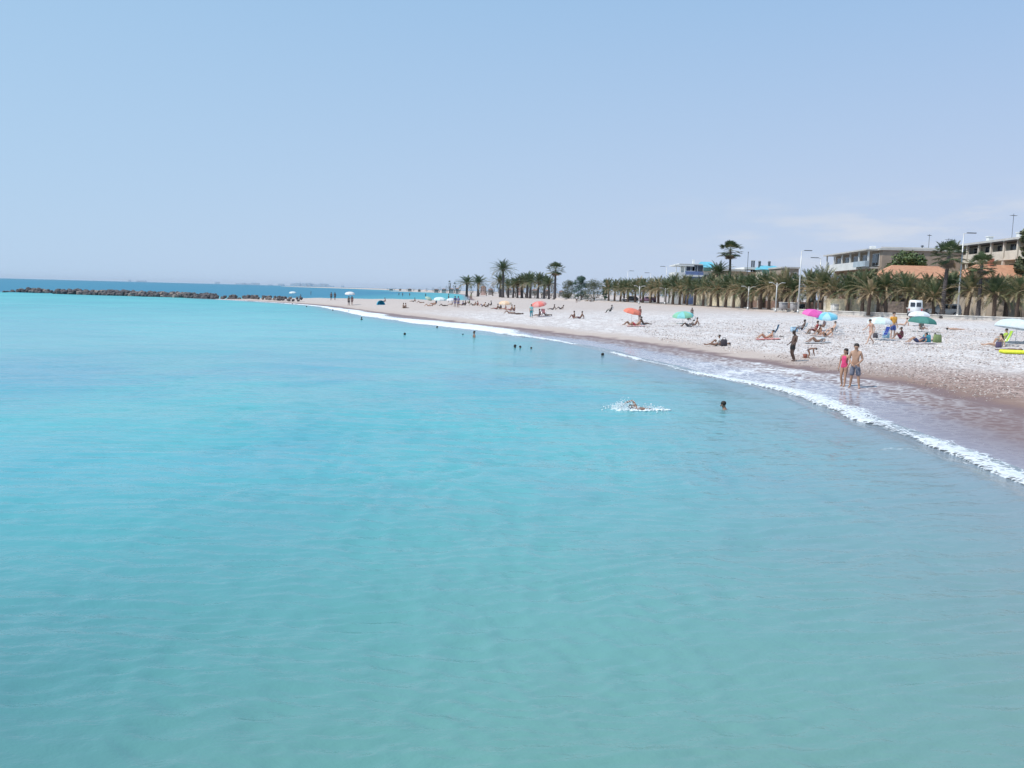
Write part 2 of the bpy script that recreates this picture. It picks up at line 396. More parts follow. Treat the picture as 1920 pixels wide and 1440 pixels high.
def sea_material():
    m = bpy.data.materials.new('sea_water'); m.use_nodes = True; t = m.node_tree; t.nodes.clear()
    o = N(t, 'ShaderNodeOutputMaterial'); p = N(t, 'ShaderNodeBsdfPrincipled'); L(t, p.outputs[0], o.inputs[0])
    sh, deep, shal, band = attr(t, 'shore'), attr(t, 'deep'), attr(t, 'shallow'), attr(t, 'band')
    big = objnoise(t, .05, 4, .5, (1, .7, 1)); med = objnoise(t, .28, 4, .55, (1, .6, 1))
    c = mixc(t, mapr(t, big, .3, .7), (.088, .385, .415), (.115, .47, .475))
    c = mixc(t, mapr(t, med, .42, .75, 0, .35), c, (.08, .33, .43))
    near = attr(t, 'near')
    c = mixc(t, near, c, mixc(t, attr(t, 'east'), (.066, .225, .235), (.105, .335, .295)))  # steep near view, less sky reflection and darker depths, put into the colour
    patchy = math_(t, 'MULTIPLY', band, mapr(t, objnoise(t, .11, 4, .6, (1, .45, 1)), .38, .6))
    c = mixc(t, math_(t, 'MULTIPLY', patchy, .95), c, (.078, .335, .43))
    c = mixc(t, deep, c, (.035, .205, .31))
    s2 = math_(t, 'ADD', shal, math_(t, 'MULTIPLY', math_(t, 'SUBTRACT', med, .5), .25), clamp=True)
    c = mixc(t, math_(t, 'MULTIPLY', s2, .95), c, mixc(t, near, (.225, .265, .295), (.21, .245, .225)))
    # stray foam flecks close behind the breaking wave
    fl = math_(t, 'MULTIPLY', mapr(t, voro(t, 3.5, 'DISTANCE_TO_EDGE', (1, 1, 1), warp=1.5), .10, .02), mapr(t, objnoise(t, .9, 4, .6), .60, .72))
    fl = math_(t, 'MULTIPLY', fl, mapr(t, sh, 3.2, .2))
    c = mixc(t, fl, c, (.8, .84, .85))
    L(t, c, p.inputs['Base Color'])
    L(t, mapr(t, attr(t, 'far'), 0, 1, .1, .4, False), p.inputs['Roughness']); p.inputs['IOR'].default_value = 1.33
    L(t, mapr(t, attr(t, 'far'), 0, 1, .5, .12, False), p.inputs['Specular IOR Level'])
    h1 = objnoise(t, 1.2, 6, .62, (.55, 1, 1), .3, R(12)); h2 = objnoise(t, .22, 4, .55, (.4, 1, 1), .2, R(-8)); h3 = objnoise(t, 4.5, 3, .6, (.5, 1, 1), .4, R(4))
    h = math_(t, 'ADD', math_(t, 'MULTIPLY', h1, .08), math_(t, 'ADD', math_(t, 'MULTIPLY', h2, .08), math_(t, 'MULTIPLY', h3, .02)))
    b = N(t, 'ShaderNodeBump', i_Strength=.75, i_Distance=1.0); L(t, h, b.inputs['Height']); L(t, b.outputs[0], p.inputs['Normal'])
    return m

def build_ground():
    xs = axis(14, 9000, 9000, .22, 1.022, 900); ys = axis(30, 700, 4300, .22, 1.018, 90)
    X, Y = np.meshgrid(xs, ys)
    Z = height(X, Y).reshape(X.shape)
    d, q = coast_eval(X, Y)
    nz = np.clip((54 - Y.ravel()) / 14, 0, 1); fz = np.clip((Y.ravel() - 90) / 60, 0, 1)
    grid_obj('beach', xs, ys, Z, beach_material(), dict(dist=d, lace=q[:, 1], swash=q[:, 2], nearzone=nz, farzone=fz, corner=np.clip((37 - Y.ravel()) / 12, 0, 1) * np.clip((X.ravel() - 12) / 3, 0, 1)))
build_ground()

def build_sea():
    xs = axis(0, 15000, 9000, .05, 1.0105, 1200)
    ys = [ -200, -120, -60, -30, -12, -4, 0, 2, 3.2, 4.2]
    y = 5.0
    while y < 21000:
        ys.append(y); y += max(.036, y * .0056) if y < 45 else y * .010
    ys = np.array(ys); X, Y = np.meshgrid(xs, ys)
    hx = np.gradient(xs)[None, :]; hy = np.gradient(ys)[:, None]; h = np.maximum(hx, hy)
    d, q = coast_eval(X, Y); d = d.reshape(X.shape)
    Z = np.zeros_like(X); rg = np.random.RandomState(3)
    fieldx = X + .9 * np.sin(Y * .19 + X * .11) + .25 * np.sin(X * .8 + Y * .5); fieldy = Y + .7 * np.sin(X * .23 + 1) + .2 * np.sin(X * .6 - Y * .9 + 2)
    # ripples and chop: each band is a sum of a few crossing waves, folded so that the crests are sharp and the troughs round
    for lo, hi, n, c0, spread, slope, fold in ((.22, .42, 14, 104, 28, .10, 1), (.42, .85, 14, 98, 26, .09, 1), (.85, 1.9, 12, 82, 24, .045, 1), (1.9, 7, 12, 92, 20, .026, 0), (7, 24, 8, 95, 16, .014, 0)):
        S = np.zeros_like(X)
        for i in range(n):
            lam = lo * (hi / lo) ** rg.rand(); ang = R(c0 + rg.normal(0, spread)); k = 2 * PI / lam
            w = np.clip((lam / h - 2.2) / 2.2, 0, 1)
            S += w * np.sin(k * (fieldx * math.cos(ang) + fieldy * math.sin(ang)) + rg.rand() * 6.28) * (lam / hi)
        S /= math.sqrt(n / 2) * .75
        A = slope * (lo * hi) ** .5 / (2 * PI)
        patch_ = .75 + .35 * np.sin(X * .17 + Y * .05 + lo * 9) * np.sin(Y * .13 - X * .06 + lo * 5)
        Z += patch_ * (A * 1.5 * (1 - 1.6 * np.sqrt(S * S + .02)) if fold else A * 1.4 * S)
    del S, fieldx, fieldy
    Z *= np.clip(-d / 2.5, 0, 1)
    Z -= Z.mean() * 0
    # the low shoulder of the wave about to break
    Z += .10 * np.exp(-((d + 1.1) / .55) ** 2) * (Y > 5) * (Y < 75)
    df = d.ravel(); yf = Y.ravel(); xf = X.ravel()
    rng = np.interp(yf, [5, 18, 30, 50, 90, 400], [11, 8, 5, 4.0, 3.0, 1.5])
    shallow = np.exp(-(np.maximum(-df, 0) / rng) ** 1.3)
    deep = np.clip((yf - 235 - .12 * (xf + 150)) / 25, 0, 1)
    deep *= np.clip((-df) / 60, 0.15, 1)
    band = np.exp(-((yf - 42 - 6 * np.sin(xf * .07)) / 11) ** 2) * .9 + np.exp(-((yf - 19) / 5) ** 2) * .35 * (xf < -2)
    near = np.clip((19 - yf) / 12.5, 0, 1) ** 1.2
    grid_obj('sea', xs, ys, Z, sea_material(), dict(shore=-df, deep=deep, shallow=shallow, band=band, near=near, east=np.clip((xf + 5) / 5, 0, 1), far=np.clip((yf - 45) / 190, 0, 1) ** .7))
build_sea()

# ------------------------------------------------------------------ foam: the breaking edge as lumpy white water
def foam_material():
    m = bpy.data.materials.new('foam'); m.use_nodes = True; t = m.node_tree; t.nodes.clear()
    o = N(t, 'ShaderNodeOutputMaterial'); p = N(t, 'ShaderNodeBsdfPrincipled')
    tr = N(t, 'ShaderNodeBsdfTransparent'); mx = N(t, 'ShaderNodeMixShader'); L(t, mx.outputs[0], o.inputs[0])
    L(t, tr.outputs[0], mx.inputs[1]); L(t, p.outputs[0], mx.inputs[2])
    n = objnoise(t, 3.4, 8, .76); v = voro(t, 4.2, 'DISTANCE_TO_EDGE', warp=1.2)
    a = attr(t, 'cover')
    al = math_(t, 'ADD', a, math_(t, 'MULTIPLY', math_(t, 'SUBTRACT', n, .5), 1.5))
    al = math_(t, 'ADD', al, mapr(t, v, 0, .22, .17, -.16))
    L(t, mapr(t, al, .34, .72), mx.inputs[0])
    L(t, mixc(t, mapr(t, n, .3, .7), (.93, .94, .95), (.74, .79, .82)), p.inputs['Base Color'])
    p.inputs['Roughness'].default_value = .7
    b = N(t, 'ShaderNodeBump', i_Strength=.8, i_Distance=.1); L(t, objnoise(t, 9, 5, .7), b.inputs['Height']); L(t, b.outputs[0], p.inputs['Normal'])
    return m
def build_foam():
    pts = [(Vector((*p, 0)), w, lc, sw) for (p, w, lc, sw) in fr if 5 < p[1] < 236]
    # resample finely
    fine = []
    for a, b in zip(pts[:-1], pts[1:]):
        n = max(1, int((b[0] - a[0]).length / max(.16, a[0].y * .004)))
        for i in range(n):
            t = i / n; fine.append(tuple(x + (y - x) * t for x, y in zip(a, b)))
    V, F, C = [], [], []; nc = 15
    for i, (p, w, lc, sw) in enumerate(fine):
        a, b = fine[max(i - 6, 0)][0], fine[min(i + 6, len(fine) - 1)][0]
        t = (b - a).normalized(); nrm = Vector((t.y, -t.x, 0))     # towards the land
        s = i * .18
        wig = .25 * mnoise.noise(Vector((p.x * .5, p.y * .5, 0))) + .6 * w * .35 * mnoise.noise(Vector((p.x * .16, p.y * .16, 5)))
        gap = mnoise.noise(Vector((p.x * .09, p.y * .09, 9)))
        for j in range(nc):
            u = j / (nc - 1)
            x = p + nrm * (wig - .35 + u * (w * (1.35 if w > 1.6 else 1.15) + .55))
            env = math.sin(PI * min(1, u * 1.0)) ** .5
            nz = mnoise.noise(Vector((x.x * 2.2, x.y * 2.2, 1))) * .5 + mnoise.noise(Vector((x.x * 6, x.y * 6, 3))) * .25
            hgt = .02 + env * (.03 + .10 * math.exp(-((u - .22) / .2) ** 2)) * min(1, w * .9) * (1 + nz) * min(1, .45 + w * .4)
            base = max(0, .037 * max(0, (x - p).dot(nrm)))
            V.append((x.x, x.y, base + hgt * env + (.02 if 0 < j < nc - 1 else -.03)))
            C.append(min(1.0, env * (1.12 - .85 * u) + (.15 if w > 1 else 0) + (.3 if w > 1.6 else 0) - (.25 if gap > .25 and w < 1.0 else 0) - (max(0, gap * 1.5 + .25) * (u * 1.5) if w > 1.4 and p.y > 60 else 0)) if w > .12 else w * 3)
    n = len(fine)
    for i in range(n - 1):
        for j in range(nc - 1): F.append((i * nc + j, (i + 1) * nc + j, (i + 1) * nc + j + 1, i * nc + j + 1))
    o = mesh_obj('foam', V, F, foam_material(), smooth=True)
    a = o.data.attributes.new('cover', 'FLOAT', 'POINT'); a.data.foreach_set('value', C)
    tag(o, 'white foam of the small wave breaking along the shore', 'foam', kind='stuff')
build_foam()

# loose pebbles on the near beach
def build_pebbles():
    rg = np.random.RandomState(5); n = 150000
    y = 22 + 78 * rg.rand(n) ** 1.1; x = 12 + 55 * rg.rand(n)
    d, q = coast_eval(x, y); dn = d - q[:, 2]
    keep = (dn > rg.rand(n) * 1.8 - 1.0 + np.interp(y, [30, 40, 50, 60], [.1, .3, 1.0, 2.2])) & (d < 45) & (x / y < .66)
    clump = np.array([mnoise.noise(Vector((a * .35, b * .35, 2))) for a, b in zip(x, y)])
    keep &= (clump > rg.rand(n) * .7 - .5) & (rg.rand(n) < np.clip((104 - y) / 45, 0, 1))
    x, y = x[keep], y[keep]; z = height(x, y); n = len(x)
    bm = bmesh.new(); bmesh.ops.create_icosphere(bm, subdivisions=1, radius=1)
    bv = np.array([v.co[:] for v in bm.verts]); bf = np.array([[v.index for v in f.verts] for f in bm.faces]); bm.free()
    s = (.016 + .030 * rg.rand(n) ** 2.4) * (1 + np.clip((y - 30) / 60, 0, 1) * .7); ang = rg.rand(n) * 6.28
    sc = np.stack([s * (1 + rg.rand(n) * .6), s * (.8 + rg.rand(n) * .4), s * (.45 + rg.rand(n) * .3)], 1)
    P = bv[None] * sc[:, None]; c, si = np.cos(ang)[:, None], np.sin(ang)[:, None]
    P = np.stack([P[..., 0] * c - P[..., 1] * si + x[:, None], P[..., 0] * si + P[..., 1] * c + y[:, None], P[..., 2] + z[:, None] + sc[:, 2:3] * .35], 2)
    nb = len(bv); Fs = (bf[None] + (np.arange(n) * nb)[:, None, None]).reshape(-1, 3)
    me = bpy.data.meshes.new('pebbles'); me.vertices.add(n * nb); me.vertices.foreach_set('co', P.astype(np.float32).ravel())
    me.loops.add(Fs.size); me.loops.foreach_set('vertex_index', Fs.astype(np.int32).ravel())
    me.polygons.add(len(Fs)); me.polygons.foreach_set('loop_start', (np.arange(len(Fs)) * 3).astype(np.int32)); me.polygons.foreach_set('use_smooth', np.ones(len(Fs), bool))
    me.update(calc_edges=True)
    a = me.attributes.new('tone', 'FLOAT', 'POINT'); dd_ = (coast_eval(x, y)); dd_ = dd_[0] - dd_[1][:, 2]; tn = rg.rand(n) * np.where(y < 54, np.clip(.42 + (dd_ - 1.5) / 11, .4, 1), 1) ; a.data.foreach_set('value', np.repeat(tn, nb).astype(np.float32))
    m = bpy.data.materials.new('pebble'); m.use_nodes = True; t = m.node_tree; p = t.nodes['Principled BSDF']; p.inputs['Roughness'].default_value = .75
    cr = N(t, 'ShaderNodeValToRGB'); L(t, attr(t, 'tone'), cr.inputs[0])
    e = cr.color_ramp.elements; e[0].color = (.19, .145, .13, 1); e[1].color = (.93, .89, .84, 1); e[1].position = 1
    for pos, c_ in ((.2, (.40, .32, .285, 1)), (.38, (.66, .585, .545, 1)), (.62, (.80, .735, .69, 1)), (.74, (.64, .51, .45, 1)), (.84, (.50, .455, .45, 1))):
        k = e.new(pos); k.color = c_
    L(t, cr.outputs[0], p.inputs['Base Color']); me.materials.append(m)
    o = bpy.data.objects.new('pebbles', me); COL.objects.link(o)
    tag(o, 'pale rounded pebbles strewn over the near beach', 'pebbles', kind='stuff')
build_pebbles()

# ================================================================== builders
# ---------------------------------------------------------------- people
SK = {'light': (.62, .40, .29), 'tan': (.46, .27, .18), 'brown': (.27, .15, .10), 'dark': (.12, .07, .05)}
def skin(k): return mat('skin_' + k, SK[k], .55, .06, 6)
def skinned(chains, parent, name, material, sub=2, extra=None):
    """one continuous surface grown along joint chains: list of (points, radii); chains meet where points coincide"""
    V, E, Rr, key = [], [], [], {}
    def vid(p, r):
        k = tuple(round(c, 4) for c in p)
        if k not in key: key[k] = len(V); V.append(p); Rr.append(r)
        return key[k]
    for pts, rad in chains:
        ids = [vid(p, r) for p, r in zip(pts, rad)]
        for a, b in zip(ids[:-1], ids[1:]):
            if a != b and (a, b) not in E and (b, a) not in E: E.append((a, b))
    me = bpy.data.meshes.new(name); me.from_pydata(V, E, [])
    o = bpy.data.objects.new(name, me); COL.objects.link(o)
    o.modifiers.new('skin', 'SKIN').use_smooth_shade = True
    sv = me.skin_vertices[0].data
    for i, r in enumerate(Rr):
        sv[i].radius = (r, r) if not isinstance(r, tuple) else r
        sv[i].use_root = (i == 0)
    if sub: m = o.modifiers.new('sub', 'SUBSURF'); m.levels = sub; m.render_levels = sub
    dg = bpy.context.evaluated_depsgraph_get()
    nm = bpy.data.meshes.new_from_object(o.evaluated_get(dg)); nm.name = name
    bpy.data.objects.remove(o); bpy.data.meshes.remove(me)
    if extra and extra.v:
        bm = bmesh.new(); bm.from_mesh(nm)
        vs = [bm.verts.new(v) for v in extra.v]
        for f in extra.f:
            try: bm.faces.new([vs[i] for i in f])
            except ValueError: pass
        bm.to_mesh(nm); bm.free()
    nm.polygons.foreach_set('use_smooth', [True] * len(nm.polygons))
    nm.materials.clear(); nm.materials.append(material)
    oo = bpy.data.objects.new(name, nm); COL.objects.link(oo); oo.parent = parent
    return oo
def v3(*a): return Vector(a)
def pose(kind):
    P = dict(pel=v3(0, 0, .95), sp=v3(0, .01, 1.13), ch=v3(0, 0, 1.34), nk=v3(0, 0, 1.5), hd=v3(0, .02, 1.64),
             sL=v3(-.17, 0, 1.42), eL=v3(-.24, -.03, 1.14), wL=v3(-.25, .05, .89), hL=v3(-.25, .08, .79),
             hipL=v3(-.09, 0, .88), kL=v3(-.11, .02, .49), aL=v3(-.12, -.01, .08), tL=v3(-.13, .14, .035),
             sR=v3(.17, 0, 1.42), eR=v3(.24, -.03, 1.14), wR=v3(.25, .05, .89), hR=v3(.25, .08, .79),
             hipR=v3(.09, 0, .88), kR=v3(.11, .02, .49), aR=v3(.12, -.01, .08), tR=v3(.13, .14, .035))
    def S(**k): P.update({a: v3(*b) for a, b in k.items()})
    if kind == 'hands_front':
        S(eL=(-.25, -.02, 1.15), wL=(-.12, .19, .98), hL=(-.03, .21, .93), eR=(.25, -.02, 1.15), wR=(.12, .2, .97), hR=(.03, .23, .90), kL=(-.14, .03, .49), aL=(-.19, .02, .08), tL=(-.22, .17, .035), aR=(.16, -.06, .08), tR=(.19, .09, .035))
    elif kind == 'look_side':
        S(hd=(-.02, .02, 1.64), wL=(-.2, .12, .93), hL=(-.16, .18, .86), kR=(.1, .08, .49), aR=(.1, -.06, .08), tR=(.1, .09, .035), kL=(-.12, .1, .5), aL=(-.14, .16, .08), tL=(-.15, .31, .035))
    elif kind == 'lean_back':
        S(ch=(0, -.04, 1.34), nk=(0, -.04, 1.5), hd=(0, .05, 1.63), sL=(-.17, -.05, 1.42), sR=(.17, -.05, 1.42), pel=(0, .06, .95), hipL=(-.09, .06, .88), hipR=(.09, .06, .88), sp=(0, .03, 1.13),
          kL=(-.1, .12, .5), kR=(.1, .1, .5), aL=(-.1, -.06, .08), tL=(-.11, .09, .035), aR=(.1, -.09, .08), tR=(.1, .06, .035), eL=(-.22, .0, 1.15), wL=(-.18, .2, 1.0), hL=(-.15, .27, .94), eR=(.22, .0, 1.15), wR=(.2, .2, 1.0), hR=(.18, .28, .96))
    elif kind == 'walk':
        S(pel=(0, .0, .93), kL=(-.1, .22, .52), aL=(-.1, .36, .1), tL=(-.1, .5, .05), kR=(.1, -.02, .5), aR=(.1, -.34, .14), tR=(.1, -.22, .04), ch=(0, .08, 1.33), nk=(0, .11, 1.48), hd=(0, .16, 1.61),
          sL=(-.17, .07, 1.41), sR=(.17, .07, 1.41), eL=(-.23, -.1, 1.16), wL=(-.23, -.05, .92), hL=(-.23, .0, .83), eR=(.23, .2, 1.17), wR=(.2, .4, 1.05), hR=(.2, .48, 1.0))
    elif kind == 'bend':
        S(pel=(0, -.12, .82), hipL=(-.1, -.12, .78), hipR=(.1, -.12, .78), sp=(0, .08, .94), ch=(0, .28, .98), nk=(0, .42, .96), hd=(0, .56, .95), sL=(-.17, .34, .95), sR=(.17, .34, .95),
          eL=(-.2, .36, .68), wL=(-.18, .42, .42), hL=(-.17, .45, .33), eR=(.2, .36, .68), wR=(.18, .42, .42), hR=(.17, .45, .33), kL=(-.14, .02, .46), kR=(.14, .02, .46), aL=(-.16, -.1, .08), aR=(.16, -.1, .08), tL=(-.17, .05, .035), tR=(.17, .05, .035))
    elif kind in ('sit', 'sit_knees', 'sit_back'):
        S(pel=(0, 0, .13), sp=(0, -.04, .32), ch=(0, -.02, .54), nk=(0, .02, .69), hd=(0, .06, .83), sL=(-.17, 0, .62), sR=(.17, 0, .62), hipL=(-.1, .05, .12), hipR=(.1, .05, .12))
        if kind == 'sit_knees': S(kL=(-.13, .36, .5), kR=(.13, .36, .5), aL=(-.12, .58, .09), aR=(.12, .58, .09), tL=(-.13, .72, .04), tR=(.13, .72, .04), eL=(-.24, .14, .42), wL=(-.14, .36, .44), hL=(-.08, .42, .42), eR=(.24, .14, .42), wR=(.14, .36, .44), hR=(.08, .42, .42))
        else: S(kL=(-.13, .48, .22), kR=(.13, .48, .16), aL=(-.14, .88, .08), aR=(.15, .9, .08), tL=(-.17, .95, .2), tR=(.18, .97, .2), eL=(-.24, .02, .38), wL=(-.18, .2, .24), hL=(-.16, .28, .2), eR=(.24, .02, .38), wR=(.18, .2, .24), hR=(.16, .28, .2))
        if kind == 'sit_back':
            S(sp=(0, -.12, .3), ch=(0, -.2, .5), nk=(0, -.22, .65), hd=(0, -.2, .79), sL=(-.17, -.22, .57), sR=(.17, -.22, .57), eL=(-.26, -.38, .33), wL=(-.27, -.42, .09), hL=(-.28, -.36, .04), eR=(.26, -.38, .33), wR=(.27, -.42, .09), hR=(.28, -.36, .04))
    elif kind == 'chair':
        S(pel=(0, -.02, .36), sp=(0, -.12, .55), ch=(0, -.22, .76), nk=(0, -.24, .92), hd=(0, -.2, 1.06), sL=(-.17, -.22, .84), sR=(.17, -.22, .84), hipL=(-.1, .04, .35), hipR=(.1, .04, .35), kL=(-.12, .42, .45), kR=(.12, .42, .45),
          aL=(-.12, .62, .08), aR=(.12, .56, .08), tL=(-.13, .77, .04), tR=(.13, .71, .04), eL=(-.27, -.05, .6), wL=(-.26, .18, .58), hL=(-.25, .27, .57), eR=(.27, -.05, .6), wR=(.26, .18, .58), hR=(.25, .27, .57))
    elif kind in ('lie', 'lie_knees', 'recline'):
        S(pel=(0, 0, .12), sp=(0, -.18, .12), ch=(0, -.4, .14), nk=(0, -.57, .14), hd=(0, -.72, .15), sL=(-.17, -.48, .13), sR=(.17, -.48, .13), hipL=(-.09, .08, .11), hipR=(.09, .08, .11), kL=(-.12, .46, .12), kR=(.12, .46, .12),
          aL=(-.13, .86, .08), aR=(.13, .86, .08), tL=(-.16, .93, .17), tR=(.16, .93, .17), eL=(-.28, -.26, .08), wL=(-.3, -.02, .07), hL=(-.3, .07, .06), eR=(.28, -.26, .08), wR=(.3, -.02, .07), hR=(.3, .07, .06))
        if kind != 'lie': S(kL=(-.12, .36, .44), kR=(.13, .4, .36), aL=(-.13, .62, .08), aR=(.14, .72, .08), tL=(-.14, .77, .04), tR=(.15, .86, .05))
        if kind == 'recline': S(sp=(0, -.16, .2), ch=(0, -.34, .36), nk=(0, -.44, .49), hd=(0, -.47, .63), sL=(-.17, -.4, .42), sR=(.17, -.4, .42), eL=(-.28, -.46, .2), wL=(-.28, -.28, .07), hL=(-.27, -.2, .05), eR=(.28, -.46, .2), wR=(.28, -.28, .07), hR=(.27, -.2, .05))
    elif kind == 'swim':
        S(pel=(0, -.35, -.5), sp=(0, -.25, -.3), ch=(0, -.12, -.12), nk=(0, -.02, .02), hd=(0, .03, .15), sL=(-.17, -.04, -.06), sR=(.17, -.04, -.06), eL=(-.38, .1, -.1), wL=(-.42, .3, -.08), hL=(-.42, .38, -.08), eR=(.38, .1, -.1), wR=(.42, .3, -.08), hR=(.42, .38, -.08),
          hipL=(-.09, -.4, -.55), hipR=(.09, -.4, -.55), kL=(-.12, -.4, -.9), kR=(.12, -.5, -.9), aL=(-.12, -.7, -1.1), aR=(.12, -.8, -1.1), tL=(-.12, -.75, -1.2), tR=(.12, -.9, -1.2))
    elif kind == 'crawl':
        S(pel=(0, -.45, -.06), sp=(0, -.25, -.04), ch=(0, -.05, -.02), nk=(0, .1, .02), hd=(.02, .22, .08), sL=(-.17, .02, .0), sR=(.17, .02, .05), eL=(-.3, .15, -.15), wL=(-.3, .3, -.3), hL=(-.3, .38, -.35), eR=(.3, .12, .28), wR=(.3, .38, .2), hR=(.3, .48, .1),
          hipL=(-.09, -.52, -.08), hipR=(.09, -.52, -.08), kL=(-.11, -.9, -.16), kR=(.11, -.9, -.1), aL=(-.12, -1.28, -.1), aR=(.12, -1.28, -.2), tL=(-.12, -1.42, -.06), tR=(.12, -1.42, -.2))
    elif kind == 'wade':
        for k in P: P[k] = P[k] - v3(0, 0, .95)
        S(eL=(-.32, .06, .24), wL=(-.3, .22, .08), hL=(-.28, .28, .02), eR=(.32, .02, .2), wR=(.38, .12, .02), hR=(.4, .18, -.04))
    return P
def person(pos, rz, kind, h=1.72, sk='tan', hair=(.03, .02, .015), wear=(), label='', group=None, longhair=False, fine=False, female=False, name='person'):
    root = empty(name, pos, rz, label, 'person', group)
    f = h / 1.75; root.scale = (f, f, f)
    P = pose(kind); sub = 2 if fine else 1
    g = .92 if female else 1.0
    fw = (P['hd'] - P['nk']).normalized()
    top = P['hd'] + fw * .09
    body = [([P['pel'], P['sp'], P['ch'], P['nk'], P['nk'].lerp(P['hd'], .45), P['hd'], top], [.125, .115 * g, .145 * g, .06, .068, .098, .062])]
    for s in 'LR':
        body.append(([P['ch'], P['s' + s], P['s' + s].lerp(P['e' + s], .5), P['e' + s], P['e' + s].lerp(P['w' + s], .35), P['w' + s], P['h' + s]], [.145 * g, .062 * g, .05 * g, .042 * g, .04 * g, .028, .034]))
        body.append(([P['pel'], P['hip' + s], P['hip' + s].lerp(P['k' + s], .5), P['k' + s], P['k' + s].lerp(P['a' + s], .35), P['a' + s], P['t' + s]], [.125, .098, .082, .056, .058, .036, .032]))
    ex = MB()
    # face: nose, ears, and (near figures) fingers
    up = fw; front = Vector((0, 1, 0)) if abs(fw.y) < .8 else Vector((0, .2, 1)).normalized()
    front = (front - up * front.dot(up)).normalized(); side = front.cross(up)
    ex.tube([P['hd'] + front * .085 + up * .02, P['hd'] + front * .118 - up * .02], [.012, .017], 6)
    for q in (-1, 1): ex.ell(P['hd'] + side * q * .095 - up * .005, (.015, .02, .03), 6, 4)
    for s, q in (('L', -1), ('R', 1)):
        hd_, w = P['h' + s], P['w' + s]; dirn = (hd_ - w).normalized(); lat = dirn.cross(Vector((0, 0, 1)) if abs(dirn.z) < .8 else Vector((q, 0, 0)) ).normalized(); nrm = dirn.cross(lat)
        if fine:
            for i, (o_, l_) in enumerate(((-.026, .062), (-.009, .074), (.009, .07), (.026, .055))):
                a = hd_ + lat * o_ + dirn * .02; b = a + dirn * l_ * .55; c = b + (dirn * .8 + nrm * .6) * l_ * .5
                ex.tube([a, b, c], [.0095, .009, .007], 6)
            a = hd_ - dirn * .03 + lat * .03; ex.tube([a, a + (dirn * .5 + lat * .8) * .035, a + (dirn * .9 + lat * .6) * .062], [.012, .011, .008], 6)
        else: ex.tube([hd_, hd_ + dirn * .07], [.03, .016], 6)
    skinned(body, root, 'body', skin(sk), sub, ex)
    # hair
    hb = MB(); M = Matrix((side, front, up)).transposed().to_4x4()
    hb.ell(P['hd'] + up * .045 - front * .032, (.104, .105, .092), 12, 8, M)
    if longhair:
        hb.tube([P['hd'] + up * .02 - front * .07, P['hd'] - up * .1 - front * .1, P['nk'] - up * .05 - front * .09, P['nk'] - up * .2 - front * .1], [.08, .085, .075, .03], 9)
    o = hb.build('hair', mat('hair_%d' % int(hair[0] * 100), hair, .7, .1, 20, .3), root, True)
    for w in wear:
        typ, col = w[0], w[1]; m = fabric(col)
        def limb(a, b, t0, t1, r0, r1): return ([P[a].lerp(P[b], t0), P[a].lerp(P[b], (t0 + t1) / 2), P[a].lerp(P[b], t1)], [r0, (r0 + r1) / 2, r1])
        if typ == 'shorts':
            c = [([P['pel'] + (P['sp'] - P['pel']) * .45, P['pel']], [.125, .142])]
            for s in 'LR': c.append(([P['pel'], P['hip' + s], P['hip' + s].lerp(P['k' + s], .45), P['hip' + s].lerp(P['k' + s], w[2] if len(w) > 2 else .8)], [.142, .118, .106, .098]))
            skinned(c, root, 'shorts', m, 1)
        elif typ == 'briefs':
            c = [([P['pel'] + (P['sp'] - P['pel']) * .2, P['pel']], [.135, .142])]
            for s in 'LR': c.append(([P['pel'], P['hip' + s], P['hip' + s].lerp(P['k' + s], .12)], [.142, .108, .103]))
            skinned(c, root, 'bikini_bottom' if female else 'swim_briefs', m, 1)
        elif typ == 'top':
            c = [([P['ch'].lerp(P['sp'], .25), P['ch'].lerp(P['nk'], .12)], [.152, .150])]
            skinned(c, root, 'bikini_top', m, 1)
        elif typ == 'swimsuit':
            c = [([P['pel'], P['sp'], P['ch'], P['ch'].lerp(P['nk'], .35)], [.138, .128 * g, .158 * g, .11])]
            for s in 'LR':
                c.append(([P['pel'], P['hip' + s], P['hip' + s].lerp(P['k' + s], .08)], [.138, .108, .104]))
                c.append(([P['ch'], P['ch'].lerp(P['s' + s], .62)], [.158 * g, .07]))
            skinned(c, root, 'swimsuit', m, 1)
        elif typ in ('shirt', 'dress'):
            c = [([P['pel'], P['sp'], P['ch'], P['ch'].lerp(P['nk'], .5)], [.145, .14, .165, .10])]
            for s in 'LR':
                c.append(([P['ch'], P['s' + s], P['s' + s].lerp(P['e' + s], .6)], [.165, .082, .07]))
                if typ == 'dress': c.append(([P['pel'], P['hip' + s], P['hip' + s].lerp(P['k' + s], .8)], [.145, .13, .135]))
            skinned(c, root, typ, m, 1)
        elif typ == 'trousers':
            c = []
            for s in 'LR': c.append(([P['pel'], P['hip' + s], P['k' + s], P['a' + s].lerp(P['k' + s], .1)], [.14, .118, .08, .065]))
            skinned(c, root, 'trousers', m, 1)
        elif typ == 'hat':
            hb = MB(); hb.ell(P['hd'] + up * .055, (.115, .125, .085), 12, 6, M); hb.ell(P['hd'] + up * .05, (.21, .22, .012), 14, 4, M); hb.build('hat', m, root, True)
    return root

